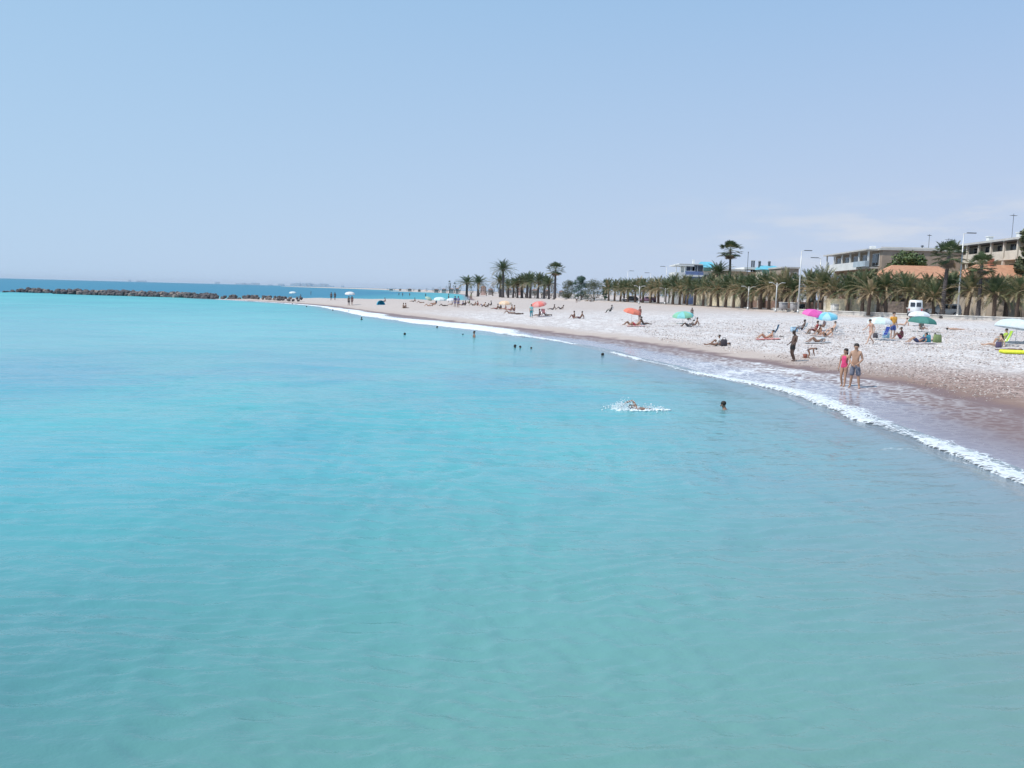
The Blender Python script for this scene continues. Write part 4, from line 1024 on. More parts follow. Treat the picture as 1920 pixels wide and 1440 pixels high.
# --- A: white and blue building with cyan roof
def blue_house():
    a = P2(1268, 523, 212); root = empty('white_villa', (a.x, 212, 2), 0, 'white flat-roofed building with dark glazing and blue lower floor, beside the cyan roof', 'building')
    X = lambda px: P2(px, 500, 212).x - a.x
    Z = lambda py: P2(1300, py, 212).z - 2
    b = MB(); b.box2((X(1288), .6, -.5), (X(1318), 9, Z(498))); b.build('wall', WHITE, root)
    b = MB(); b.box2((X(1266), .3, Z(499)), (X(1302), 8, Z(496.5))); b.box2((X(1274), .3, Z(496)), (X(1318), 9.2, Z(494.5))); b.build('roof', WHITE, root)
    b = MB(); b.box2((X(1286), -.6, -.5), (X(1318.5), .58, Z(509))); b.build('blue_floor', BLUEF, root)
    b = MB(); b.box2((X(1266), .3, -.5), (X(1286), 8, Z(511))); b.build('side_wall', WHITE, root)
    for k in (0, 1, 2): p = MB(); p.tube([(X(1269 + k * 8), .5, Z(511)), (X(1269 + k * 8), .5, Z(499))], .14, 6); p.build('terrace_post', WHITE, root)
    window(root, (X(1309), .6, Z(503)), 2.8, 1.6); window(root, (X(1296), .6, Z(504)), 2.2, 1.1)
    b = MB(); b.box2((X(1286), -.72, Z(519)), (X(1319), -.62, Z(515.5))); b.build('rail', WHITE, root)
    c = MB(); c.box((X(1304.5), 3, Z(492)), (.5, .5, 1.6)); c.build('chimney', WHITE, root)
    # cyan roofed neighbour
    def cyan(pxl, pxr, py_t, py_b, y, label, ch):
        a = P2(pxl, py_b, y); b = P2(pxr, py_b, y); r = empty('cyan_roofed_house', (a.x, y, 2), 0, label, 'house', 'houses with cyan roofs'); w = b.x - a.x
        e = a.z - 2; t = P2(pxl, py_t, y).z - 2
        m = MB(); m.box2((.3, .3, -.5), (w - .3, 8, e)); m.build('wall', CREAM, r)
        m = MB(); m.add([(0, 0, e), (w, 0, e), (w, 8.3, e), (0, 8.3, e), (w * .12, 4, t), (w * .8, 4, t)], [(0, 1, 5, 4), (1, 2, 5), (2, 3, 4, 5), (3, 0, 4), (3, 2, 1, 0)]); rf = m.build('roof', CYANR, r)
        m = MB(); m.box2((.1, -.05, e - .9), (w - .1, .28, e - .01)); m.build('eave_band', mat('green_band', (.12, .25, .22), .7), r)
        for q in ch: m = MB(); m.tube([(q * w, 3.6, t - .5), (q * w, 3.6, t + .7)], .28, 8); m.tube([(q * w, 3.6, t + .7), (q * w, 3.6, t + 1.0)], [.4, .2], 8); m.build('chimney_pot', DKMET, rf)
        for k in range(3): window(r, (w * (.2 + .3 * k), .3, e - 2.4), 1.3, 1.2)
    cyan(1316, 1346, 489.5, 501, 216, 'house with a bright cyan roof behind the tall fan palm', ())
    cyan(1429, 1471, 496.5, 505, 190, 'house with a cyan roof and two dark chimney pots, left of the tall lamp post', (.08, .52))
    # long tan house between them
    a = P2(1350, 508, 196); b = P2(1440, 508, 196); r = empty('long_house', (a.x, 196, 2), 0, 'long low tan house with a white striped parapet between the two cyan roofs', 'house')
    w = b.x - a.x; e = a.z - 2
    m = MB(); m.box2((0, 0, -.5), (w, 8, e)); m.build('wall', mat('tan_render', (.58, .42, .27), .85), r)
    m = MB(); m.box2((-.2, -.2, e + .002), (w * .55, 8.2, e + .5)); m.build('roof_edge', SLAB, r)
    m = MB(); m.box2((w * .5, -.3, e + .502), (w * .92, 8.2, e + 1.0)); m.build('parapet', WHITE, r)
    for k in range(5): window(r, (1.5 + k * (w - 3) / 4, 0, e - 1.5), 1.2, 1.1)
    for px, hh, lb in ((1414, 1.6, 'left'), (1418, 1.6, 'right')):
        c = P2(px, 500, 197); v = empty('chimney_stack', (c.x, 199, c.z - 1.2), 0, 'slim dark chimney stack on the long tan house, %s of the pair' % lb, 'chimney', 'pair of chimney stacks')
        m = MB(); m.box((0, 0, hh * .8), (.32, .32, hh * 1.6)); m.build('shaft', DKMET, v); m = MB(); m.box((0, 0, hh * 1.65), (.5, .5, .12)); m.build('cap', SLAB, v)
    m_ = P2(1401, 512, 185); v = empty('flag_mast', (m_.x, 185, 2), 0, 'bare dark mast standing behind the promenade palms', 'mast'); t = MB(); t.tube([(0, 0, 0), (0, 0, P2(1401, 473, 185).z - 2)], [.09, .05], 8); t.build('pole', DKMET, v); t = MB(); t.ell((0, 0, P2(1401, 473, 185).z - 2), (.12, .12, .12)); t.build('finial', DKMET, v)
    # brown flats behind palms at 1470-1500 and a pale house
    a = P2(1468, 503, 170); b = P2(1498, 503, 170); r = empty('terraced_house', (a.x, 170, 2), 0, 'brown terraced house behind the palms just left of the tall lamp post', 'house'); w = b.x - a.x; e = a.z - 2
    m = MB(); m.box2((0, 0, -.5), (w, 9, e)); m.build('wall', BROWNR, r); m = MB(); m.box2((-.2, -.2, e + .002), (w + .2, 9.2, e + .3)); m.build('roof', SLAB, r)
    window(r, (w * .3, 0, e - 1.4), 1, 1.2); window(r, (w * .75, 0, e - 1.4), 1, 1.2)
blue_house()

# garden walls between promenade and houses
def garden_wall(p0, p1, h, m_, label, pier=3.2):
    a, b = Vector(p0), Vector(p1); n = b - a; rz = math.atan2(n.y, n.x); Lg = n.length
    root = empty('garden_wall', (a.x, a.y, 2.0), rz, label, 'wall', 'garden walls behind the palms')
    m = MB(); m.box2((0, -.1, -.4), (Lg, .1, h)); m.build('panel', m_, root)
    k = max(1, int(Lg / pier))
    for i in range(k + 1):
        q = MB(); q.box((i * Lg / k, 0, h / 2), (.34, .34, h + .5)); q.box((i * Lg / k, 0, h + .28), (.44, .44, .1)); q.build('pier', CREAM, root)
garden_wall(tuple(at_y(1788, 600, 124))[:2], tuple(at_y(1905, 600, 118))[:2], 2.9, BEIGE, 'beige garden wall with piers at the right edge behind the palms')
garden_wall(tuple(at_y(1545, 600, 132))[:2], tuple(at_y(1640, 600, 128))[:2], 2.2, mat('pale_yellow', (.68, .60, .44), .85), 'pale yellow garden wall behind the trunks in the middle of the palm row')
garden_wall(tuple(at_y(1300, 600, 190))[:2], tuple(at_y(1395, 600, 178))[:2], 3.0, mat('pale_yellow', (.68, .60, .44), .85), 'pale sunlit garden wall seen between trunks below the tall fan palm')
garden_wall(tuple(at_y(1660, 600, 130))[:2], tuple(at_y(1786, 600, 126))[:2], 2.0, STONE, 'dark stone garden wall behind the parked white vehicles')
garden_wall(tuple(at_y(1398, 600, 176))[:2], tuple(at_y(1543, 600, 140))[:2], 1.5, BROWNB, 'low dark brick wall behind the double-headed lamp')

# promenade pavement, road, low sea wall
def strip(name, pts, w0, w1, z, m_):
    V = []
    for x, y in pts: V += [(x + w0, y, z), (x + w1, y, z)]
    return tag(mesh_obj(name, V, [(2 * i, 2 * i + 1, 2 * i + 3, 2 * i + 2) for i in range(len(pts) - 1)], m_), kind='structure')
prom = [tuple(p) for p in PROM[1:]]
dn_ = []
for a, b in zip(prom[:-1], prom[1:]):
    for k in range(6): dn_.append((a[0] + (b[0] - a[0]) * k / 6, a[1] + (b[1] - a[1]) * k / 6))
dn_.append(prom[-1])
strip('promenade', dn_, 1.2, 7.5, 2.13, mat('paving', (.62, .54, .48), .85, .1, .8))
strip('road', dn_, 7.6, 14.5, 2.12, mat('asphalt', (.07, .07, .072), .9, .15, 2, .2))
def sea_wall():
    root = empty('promenade_wall', (0, 0, 0), 0, 'low pale concrete wall edging the promenade above the beach', 'wall')
    pts = [p for p in dn_ if p[1] <= 150]; V = []; Wt = []
    for x, y in pts:
        V += [(x + .2, y - .1, 1.2), (x + .2, y - .1, 2.32), (x + .7, y + .1, 2.32), (x + .7, y + .1, 1.2)]
        Wt += [(x + .12, y - .14, 2.325), (x + .12, y - .14, 2.42), (x + .78, y + .14, 2.42), (x + .78, y + .14, 2.325)]
    F = [(4 * i + j, 4 * i + (j + 1) % 4, 4 * i + 4 + (j + 1) % 4, 4 * i + 4 + j) for i in range(len(pts) - 1) for j in range(4)]
    mesh_obj('wall_body', V, F, CONC, root); mesh_obj('coping', Wt, F, mat('pale_coping', (.78, .75, .70), .8, .06, 1), root)
sea_wall()

# ------------------------------------------------------------------ lamps
def lamp(px, base_py, top_py, arm, label, dist=None, group='promenade street lamps', r=.09):
    p = place(px, base_py) if dist is None else Vector((*at_y(px, base_py, dist)[:2], 2.1))
    h = at_y(px, top_py, p.y).z - p.z
    root = empty('street_lamp', p, 0, label, 'street lamp', group)
    m = MB(); m.tube([(0, 0, -.2), (0, 0, h * .5), (0, 0, h)], [r * 1.5, r * 1.15, r * .75], 10); m.build('pole', ALU, root, True)
    m = MB(); m.tube([(0, 0, -.1), (0, 0, .55)], [r * 2.1, r * 1.9], 10); m.build('base', ALU, root, True)
    for s in ((arm,) if arm else (-1, 1)):
        if arm:
            a = MB(); a.tube([(0, 0, h - .05), (s * .35, 0, h + .03), (s * .5, 0, h + .05)], r * .5, 6); a.build('arm', ALU, root, True)
            hd = MB(); hd.box((s * 1.0, 0, h + .06), (1.25, .32, .12), bev=.05); hd.build('lamp_head', DKMET, root)
        else:
            a = MB(); a.tube([(0, 0, h - .9), (s * .25, 0, h - .3), (s * .7, 0, h - .02), (s * .9, 0, h)], r * .5, 6); a.build('arm', ALU, root, True)
            hd = MB(); hd.box((s * 1.05, 0, h), (.6, .3, .12), bev=.05); hd.build('lamp_head', ALU, root)
lamp(1794.5, 597, 437, 1, 'tallest white street lamp with a flat head pointing right, beside the fan palm')
lamp(1496, 587.5, 470, 1, 'tall street lamp with its head pointing right, left of the green palm')
lamp(1533, 585, 484, -1, 'street lamp with its head pointing left, behind the big pale palm', 138)
lamp(1402, 581.5, 537, 0, 'short double-headed white lamp standing in front of the palm row')
lamp(1454, 585, 530, 0, 'short double-headed lamp half hidden by pale fronds, second of the double lamps')
lamp(1246.5, 571, 540, 0, 'small pale lamp before the palms left of the white and blue building', group='short pale lamps')
lamp(1198, 570, 536, 0, 'small white lamp among the far palms, between the orange umbrella and the palms', group='short pale lamps')
lamp(1116.5, 564.5, 543, 0, 'small pale lamp in front of the round olive tree', group='short pale lamps')
lamp(1247, 571, 500, -1, 'thin street lamp rising above the far palms, nearest to the white and blue building', 215, 'far street lamps', .07)
lamp(1218, 570, 512, -1, 'thin street lamp above the far palms, middle of three', 225, 'far street lamps', .07)
lamp(1175, 568, 508, 1, 'thin street lamp above the far palms, leftmost of three', 235, 'far street lamps', .07)

# ------------------------------------------------------------------ palms of the promenade
row = [  # px, base, top, kind, note
 (1141,567,526,'row'),(1152,567,523,'green'),(1163,568,525,'row'),(1177,568,521,'green'),(1191,569,524,'row'),(1205,569,519,'green'),(1219,570,522,'row'),
 (1234,570.5,521,'dry'),(1247,571,519,'row'),(1261,572,516,'green'),(1274,573,520,'row'),(1288,573.5,518,'row'),(1302,574.5,519,'green'),(1318,575,522,'dry'),
 (1332,576,517,'green'),(1346,576.5,521,'dry'),(1360,577,515,'green'),(1375,578,519,'dry'),(1391,579.5,513,'row'),(1408,580.5,511,'green'),(1425,581,509,'green'),
 (1441,582,513,'dry'),(1458,583.5,508,'dry'),(1472,584.5,505,'dry'),(1487,586,512,'green'),(1514,587,507,'dry'),(1543,588,493,'row'),(1563,588,510,'dry'),
 (1588,590,512,'green'),(1616,590.5,503,'row'),(1645,591.5,521,'green'),(1660,591,503,'row'),(1697,594,509,'row'),(1722,594,521,'dry'),(1749,595.5,523,'row'),
 (1811,597,500,'dry'),(1863,599.5,510,'row'),(1905,601,518,'row'),(1938,602,512,'dry')]
KW = {'row': 'olive date palm with straw outer fronds', 'green': 'green-hearted bushy date palm', 'dry': 'mostly dried brown date palm'}
ORD = ['first', 'second', 'third', 'fourth', 'fifth', 'sixth', 'seventh', 'eighth', 'ninth', 'tenth', 'eleventh', 'twelfth', 'thirteenth', 'fourteenth', 'fifteenth']
cnt = {}
row = [(px, b, t - (2 if px > 1500 else 3) + ((i_ * 53) % 7 - 3), k) for i_, (px, b, t, k) in enumerate(row)]
for i, (px, b, t, k) in enumerate(row):
    p = place(px, b); 
    d = ray(px, b); kx = d[0] / d[1]          # trunks stand on the promenade, just behind its edge
    yy = np.linspace(45, 355, 3101); ok = prom_side(kx * yy, yy) > 1.6
    if prom_side(p.x, p.y) < 1.6: p.y = float(yy[np.argmax(ok)]); p.x = kx * p.y
    p.z = 2.1
    h = at_y(px, t, p.y).z - p.z
    cnt[k] = cnt.get(k, 0) + 1
    lb = '%s, %s such from the left in the front row' % (KW[k], ORD[cnt[k] - 1])
    palm((k, i % 4), p, h, i * 1.7, lb, 'date palms along the promenade', wide=.98)
# the second row, behind
row2 = [(1630, 123), (1782, 119), (1888, 116.5), (1170, 240), (1200, 232), (1228, 226), (1256, 218), (1283, 206), (1312, 198), (1340, 192), (1370, 184), (1398, 176), (1432, 166), (1466, 158), (1527, 146), (1602, 140), (1634, 137), (1680, 132), (1740, 130), (1788, 129), (1842, 126), (1882, 125)]
for i, (px, yd) in enumerate(sorted(row2)):
    q = at_y(px, 560, yd); p = Vector((q.x, yd, 2.05)); k = ('row', 'dry', 'green')[i % 3]
    palm((k, (i + 1) % 4), p, (6.0 if yd > 128.5 else 5.2) + (i * 37 % 10) * .14, i * 2.3, '%s in the rear palm row, %s from the left' % ({'row': 'olive ragged palm', 'dry': 'brown dried palm', 'green': 'greener palm'}[k], ORD[i] if i < 15 else ('sixteenth', 'seventeenth', 'eighteenth', 'nineteenth', 'twentieth', 'twenty-first', 'twenty-second', 'twenty-third', 'twenty-fourth', 'twenty-fifth', 'twenty-sixth')[i - 15]), 'rear row of palms', wide=1.1)
def tallpalm(kind, px, base_y, top, label, group, y=None, seed=0, rz=0, wide=1.0):
    if y is None: p = place(px, base_y)
    else: q = at_y(px, base_y, y); p = Vector((q.x, y, 2.05))
    h = at_y(px, top, p.y).z - p.z
    palm((kind, seed), p, h, rz, label, group, wide)
tallpalm('fan', 1766, 595.5, 448, 'tall fan palm with a thick dark trunk between the white car and the tallest lamp', 'fan palms', wide=1.2)
tallpalm('fan', 1833, 598, 470, 'fan palm right of the tallest lamp, second tallest by the tiled roofs', 'fan palms', seed=1, rz=1, wide=1.25)
tallpalm('tallfan', 1366, 575, 450, 'very tall fan palm standing alone above the row, the highest palm', 'fan palms', y=190, wide=1.35)
tallpalm('tall', 1344, 576, 487, 'dark date palm left of the very tall fan palm, above the row', 'tall date palms', y=186, wide=1.5)
for i, (kind, px, b, t, lb, w) in enumerate([
    ('tall', 943, 558, 484, 'tallest date palm of the middle clump, with a full feathery crown', 1.1), ('mid', 938, 557.5, 510, 'lower palm tight against the left side of the tallest date palm', 1.0),
    ('mid', 962, 558.5, 519, 'short dark palm right of the tallest date palm', .95), ('mid', 978.5, 559, 511, 'palm left of the close pair in the middle clump', 1), ('mid', 988, 559, 507, 'left palm of the close pair in the middle clump', .95),
    ('mid', 994, 559.5, 509, 'right palm of the close pair in the middle clump', .9), ('mid', 953, 558.5, 522, 'lowest small palm between the tallest date palm and the pair', .9), ('mid', 970, 559, 517, 'small palm in the gap before the close pair', .9), ('mid', 1029, 561, 516, 'small palm tucked under the broad-crowned end palm', .9),
    ('mid', 1008, 560, 509, 'slim palm right of the close pair', .9), ('mid', 1020, 560, 512, 'bushy palm just left of the tall fan-shaped palm of the clump', .9),
    ('fan', 1040, 561.5, 490, 'tall broad-crowned palm ending the middle clump on the right', 1.15)]):
    tallpalm(kind, px, b, t, lb, 'palms of the middle clump', seed=i % 3, rz=i * 1.3, wide=w * (1.3 if kind != 'mid' else 1.5))
tallpalm('mid', 875, 556, 515, 'left palm of the lone pair beyond the sunbathers', 'lone pair of palms', seed=1, rz=.5, wide=1.7)
tallpalm('mid', 896, 556, 514, 'right palm of the lone pair beyond the sunbathers', 'lone pair of palms', seed=2, rz=2.5, wide=1.6)

# leafy trees
for px, b, t, wpx, c, lb, sd in ((1066, 560, 526, 26, 'olive', 'small olive tree at the left of the clump of round trees', 1), (1089, 562, 518, 30, 'blue', 'taller blue-green tree in the clump of round trees', 2),
                                (1114, 563, 527, 40, 'olive', 'broad olive tree behind the small pale lamp', 3), (1134, 563, 523, 14, 'blue', 'narrow dark tree where the palm row begins', 4)):
    p = place(px, b); h = at_y(px, t, p.y).z - p.z; w = wpx * 1.25 * p.y / FPX
    leafy_tree('round_tree', p, h, w, sd, c, lb, 'round trees between the palm groups', .12, 5200, 9)
q = at_y(1708, 500, 141); leafy_tree('hedge_tree', Vector((q.x, 141, 2)), at_y(1708, 470, 141).z - 2, 8.6, 9, 'hedge', 'wide bright green tree between the brown building and the tiled roof', None, .35, 7000, 9)
q = at_y(1921, 445, 128); leafy_tree('roadside_tree', Vector((q.x + .8, 128, 2)), at_y(1921, 418, 128).z - 2, 3.6, 12, 'olive', 'tall olive tree cut by the right edge of the picture', None, .55, 3000)

# ------------------------------------------------------------------ vehicles
TYRE = mat('tyre', (.03, .03, .03), .9, .1); RIM = mat('rim', (.5, .5, .52), .35, .05, metal=.8)
def vehicle(name, pos, rz, prof, Wd, col, wheels, wins, label, cat, wr=.32, group=None, rear_windows=False):
    root = empty(name, pos, rz, label, cat, group); paint = mat('paint_%d_%d_%d' % tuple(int(c * 99) for c in col), col, .28, .03, 1, coat=.6)
    n = len(prof); V = []
    top = max(p[1] for p in prof)
    for yy, ins in ((-Wd / 2, 1), (Wd / 2, -1)):
        for x, z in prof: V.append((x, yy + ins * (.16 * max(0, (z - .85) / (top - .85))), z))
    bm = bmesh.new(); vs = [bm.verts.new(v) for v in V]
    bm.faces.new(vs[:n]); bm.faces.new(vs[n:][::-1])
    for i in range(n): bm.faces.new([vs[i], vs[n + i], vs[n + (i + 1) % n], vs[(i + 1) % n]])
    bmesh.ops.recalc_face_normals(bm, faces=bm.faces); bmesh.ops.bevel(bm, geom=bm.edges[:], offset=.05, segments=2, affect='EDGES')
    me = bpy.data.meshes.new('body'); bm.to_mesh(me); bm.free(); me.polygons.foreach_set('use_smooth', [True] * len(me.polygons)); me.materials.append(paint)
    o = bpy.data.objects.new('body', me); COL.objects.link(o); o.parent = root
    def inset(z): return .16 * max(0, (z - .85) / (top - .85))
    for q in wins:
        for s in (-1, 1):
            V = [(x, s * (Wd / 2 - inset(z) + .012), z) for x, z in q]; W2 = [(x, s * (Wd / 2 - inset(z) - .02), z) for x, z in q]; k = len(q)
            m = MB(); m.add(V + W2, [tuple(range(k))] + [(i, k + i, k + (i + 1) % k, (i + 1) % k) for i in range(k)]); m.build('side_window', GLASS, root)
    for x in wheels:
        for s in (-1, 1):
            t = MB(); t.tube([(x, s * (Wd / 2 - .2), wr), (x, s * (Wd / 2 - .16), wr), (x, s * (Wd / 2 - .0), wr), (x, s * (Wd / 2 + .03), wr)], [wr * .9, wr, wr, wr * .9], 18); w = t.build('wheel', TYRE, root)
            r = MB(); r.tube([(x, s * (Wd / 2 + .028), wr), (x, s * (Wd / 2 + .045), wr)], [wr * .62, wr * .5], 14); r.build('rim', RIM, w)
    x0, x1 = min(p[0] for p in prof), max(p[0] for p in prof)
    for s in (-1, 1):
        b = MB(); b.box((x1 - .03, s * Wd * .36, .72), (.1, .3, .16), bev=.03); b.build('headlight', mat('headlight', (.8, .82, .85), .1), root)
        b = MB(); b.box((x0 + .03, s * Wd * .42, .85), (.08, .16, .3), bev=.02); b.build('tail_light', mat('tail_light', (.45, .03, .02), .3), root)
    for xx in (x0 - .02, x1 + .02):
        b = MB(); b.box((xx, 0, .42), (.16, Wd * .94, .2), bev=.05); b.build('bumper', mat('bumper_dark', (.08, .08, .085), .6), root)
    if rear_windows:
        for s in (-1, 1):
            b = MB(); b.box((x0 + .005, s * Wd * .2, 1.55), (.05, Wd * .3, .55), bev=.02); b.build('rear_window', GLASS, root)
    for s in (-1, 1):
        b = MB(); b.box((wheels[-1] - .25, s * (Wd / 2 + .08), 1.02), (.12, .18, .14), bev=.03); b.build('mirror', paint, root)
    return root
VANP = [(-2.2, .32), (-2.25, .8), (-2.15, 2.05), (-2.0, 2.15), (.75, 2.12), (1.35, 1.35), (2.15, 1.05), (2.3, .75), (2.3, .32)]
CARP = [(-2.0, .28), (-2.1, .75), (-2.0, 1.0), (-1.55, 1.42), (-1.2, 1.5), (.2, 1.5), (.55, 1.42), (1.15, 1.0), (1.95, .82), (2.1, .6), (2.1, .28)]
SUVP = [(-2.1, .3), (-2.15, .85), (-1.95, 1.65), (-1.7, 1.75), (.3, 1.72), (.95, 1.12), (1.95, .98), (2.15, .7), (2.15, .3)]
def veh(px, yd): q = at_y(px, 580, yd); return Vector((q.x, yd, 2.12))
vehicle('parked_van', veh(1716, 118), R(66), VANP, 1.85, (.78, .79, .79), (-1.4, 1.45), [[(-.1, 1.25), (-.1, 1.85), (.6, 1.85), (1.05, 1.3)]], 'white van parked with its twin rear windows towards the beach, behind the pale umbrella', 'van', group='parked vehicles', rear_windows=True)
vehicle('parked_car', veh(1768, 119), R(176), SUVP, 1.8, (.80, .81, .82), (-1.35, 1.35), [[(-1.8, 1.1), (-1.65, 1.55), (-.75, 1.58), (-.75, 1.1)], [(-.65, 1.1), (-.65, 1.58), (.2, 1.56), (.65, 1.12)]], 'white car parked side on behind the thick trunk of the fan palm', 'car', group='parked vehicles')
vehicle('parked_car', veh(1520, 148), R(178), SUVP, 1.8, (.04, .045, .05), (-1.35, 1.35), [[(-1.8, 1.1), (-1.65, 1.55), (-.75, 1.58), (-.75, 1.1)], [(-.65, 1.1), (-.65, 1.58), (.2, 1.56), (.65, 1.12)]], 'dark car parked behind the pink umbrella', 'car', group='parked vehicles')
vehicle('parked_car', veh(1421, 178), R(178), CARP, 1.75, (.16, .13, .20), (-1.3, 1.3), [[(-1.5, 1.02), (-1.2, 1.4), (-.4, 1.42), (-.4, 1.02)], [(-.3, 1.02), (-.3, 1.42), (.3, 1.38), (.9, 1.04)]], 'dull purple car parked right of the short double-headed lamp', 'car', group='parked vehicles')
vehicle('parked_car', veh(1181, 232), R(178), CARP, 1.75, (.06, .06, .07), (-1.3, 1.3), [[(-1.5, 1.02), (-1.2, 1.4), (-.4, 1.42), (-.4, 1.02)], [(-.3, 1.02), (-.3, 1.42), (.3, 1.38), (.9, 1.04)]], 'far black car parked under the start of the palm row', 'car', group='parked vehicles')
vehicle('parked_car', veh(1213, 226), R(178), CARP, 1.75, (.20, .10, .16), (-1.3, 1.3), [[(-1.5, 1.02), (-1.2, 1.4), (-.4, 1.42), (-.4, 1.02)], [(-.3, 1.02), (-.3, 1.42), (.3, 1.38), (.9, 1.04)]], 'far plum coloured car right of the black one under the palms', 'car', group='parked vehicles')
vehicle('parked_car', veh(1612, 134), R(3), CARP, 1.75, (.22, .10, .09), (-1.3, 1.3), [[(-1.5, 1.02), (-1.2, 1.4), (-.4, 1.42), (-.4, 1.02)], [(-.3, 1.02), (-.3, 1.42), (.3, 1.38), (.9, 1.04)]], 'dark red car half hidden between trunks above the white umbrella', 'car', group='parked vehicles')
# white notice board and litter bins
q = veh(1517, 150); r = empty('notice_board', (q.x, 151, 2.1), R(-6), 'large pale blank board standing behind the dark car', 'board')
m = MB(); m.box((0, 0, 2.6), (2.2, .08, 1.5)); m.build('panel', mat('board_pale', (.66, .66, .60), .7), r)
m = MB(); m.box((0, -.06, 2.6), (1.7, .02, .06)); m.box((0, -.06, 2.85), (1.5, .02, .05)); m.build('panel_lines', mat('board_line', (.45, .45, .42), .7), r)
for s in (-1, 1): m = MB(); m.tube([(s * .9, .08, -.2), (s * .9, .08, 3.35)], .05, 6); m.build('post', ALU, r)
for px, b, lb in ((1482, 586, 'grey waste container left of the tall street lamp'), (1461, 585.5, 'grey waste container beside the dried palm, left of the other container'), (1558, 588.5, 'white container below the big pale palm')):
    p = place(px, b); p.z = max(p.z, 2.1); p.x += .6; r = empty('waste_container', p, R(10), lb, 'container', 'waste containers by the promenade')
    m = MB(); m.box((0, 0, .65), (1.15, .9, 1.1), bev=.08); m.build('bin_body', mat('bin_grey', (.42, .40, .40), .6) if px < 1500 else WHITE, r, True)
    m = MB(); m.box((0, 0, 1.27), (1.25, 1.0, .13), bev=.05); m.build('lid', mat('bin_lid', (.62, .62, .6), .5), r, True)
    for s in (-.4, .4): m = MB(); m.tube([(s, -.48, .09), (s, -.42, .09)], .09, 8); m.build('wheel', TYRE, r)
# white bollards on the wall
for px, lb in ((1812, 'left'), (1841, 'right')):
    p = at_y(px, 597, 109.5); p = Vector((p.x, p.y, 2.13)); p.x = max(p.x, float(np.interp(p.y, PROM[:, 1], PROM[:, 0])) + 1.4)
    r = empty('bollard', p, 0, 'short white bollard behind the beach wall, %s of two' % lb, 'bollard', 'white bollards'); m = MB(); m.tube([(0, 0, 0), (0, 0, .75), (0, 0, .9)], [.16, .15, .06], 10); m.build('post', WHITE, r, True); m = MB(); m.ell((0, 0, .95), (.19, .19, .12)); m.build('cap', WHITE, r, True)

# ------------------------------------------------------------------ umbrellas
UM = []
def umb(px, base_py, hub_py, wpx, A, B, tilt, tdir, label, **k):
    p = place(px, base_py); sc = p.y / FPX; z = at_y(px, hub_py, p.y).z - p.z
    return umbrella(p, z, wpx * sc / 2, A, B, R(tilt), R(tdir), label, **k)
umb(1523, 620, 580, 44, (.88, .18, .52), (.80, .12, .45), 12, 30, 'bright pink umbrella overlapping the light blue one')
umb(1549, 621, 586, 40, (.22, .62, .78), (.50, .78, .86), 14, -20, 'light blue umbrella in front of the pink one')
umb(1647, 638, 594.5, 47, (.84, .86, .85), (.70, .84, .80), 3, 0, 'white and pale green umbrella beside the man in the orange shirt')
umb(1728, 622, 593, 52, (.07, .24, .20), (.085, .28, .235), 5, 60, 'dark green umbrella standing low before the white van')
umb(1722, 611, 583, 40, (.84, .84, .86), (.80, .80, .84), 2, 0, 'white umbrella right behind the dark green one')
umb(1904, 643, 598, 78, (.72, .82, .86), (.82, .88, .90), 8, 90, 'large pale blue umbrella cut by the right edge')
umb(1280, 607, 584, 40, (.30, .62, .42), (.28, .68, .66), 10, -30, 'green and turquoise umbrella over the dark loungers')
umb(1184, 608, 578, 34, (.88, .27, .18), (.84, .24, .16), 14, 50, 'orange red umbrella alone in the middle of the beach')
umb(1010, 594, 565, 30, (.86, .24, .20), (.82, .40, .36), 16, -40, 'faded red umbrella beside the person in teal')
umb(947, 584, 564, 24, (.90, .62, .40), (.88, .70, .52), 8, 0, 'peach coloured umbrella over the group of sunbathers')
umb(656, 572, 547, 19, (.86, .86, .84), (.86, .80, .78), 8, 0, 'white umbrella over two people at the far water edge')
umb(825, 573, 557, 24, (.82, .86, .84), (.66, .84, .80), 6, 20, 'white and mint umbrella in the far crowd')
umb(846, 574, 559, 18, (.84, .84, .86), (.78, .80, .84), 5, 0, 'small white umbrella right of the mint one in the far crowd')
umb(797, 556.5, 543, 8, (.85, .58, .48), (.85, .64, .56), 0, 0, 'tiny pink umbrella at the far side of the spit')
umb(549, 556, 546.5, 14, (.80, .86, .82), (.84, .84, .82), 5, 0, 'pale umbrella at the root of the breakwater')
umb(803, 568, 557, 14, (.52, .62, .46), (.50, .60, .50), 30, 60, 'tipped grey green umbrella in the far crowd')

# blue beach shelter (pop-up dome)
def shelter(px, b, wpx, label):
    p = place(px, b); w = wpx * p.y / FPX; r = empty('beach_shelter', p, R(20), label, 'shelter'); V, F, M_ = [], [], []
    n, k = 12, 8
    for i in range(k + 1):
        e = PI / 2 * i / k
        for j in range(n + 1):
            a = -PI * .15 + PI * 1.3 * j / n
            V.append((w / 2 * math.cos(e) * math.cos(a), w / 2 * math.cos(e) * math.sin(a), w * .52 * math.sin(e)))
    F = [(i * (n + 1) + j, i * (n + 1) + j + 1, (i + 1) * (n + 1) + j + 1, (i + 1) * (n + 1) + j) for i in range(k) for j in range(n)]
    mesh_obj('shell', V + [tuple(c * .985 for c in v) for v in V], F + [tuple(q + len(V) for q in f[::-1]) for f in F], [fabric((.05, .50, .70)), fabric((.03, .34, .50))], r, True, [(j // 3) % 2 for i in range(k) for j in range(n)] * 2)
    m = MB(); m.tube([(w / 2 * math.cos(a), w / 2 * math.sin(a), .02) for a in [i * PI / 8 for i in range(17)]], .03, 5); m.build('hoop', fabric((.04, .4, .6)), r)
    m = MB(); m.box((0, -.1, .02), (w * .8, w * .7, .03)); m.build('ground_sheet', fabric((.3, .4, .45)), r)
shelter(714, 571.5, 16, 'blue dome shaped beach shelter standing on the spit')

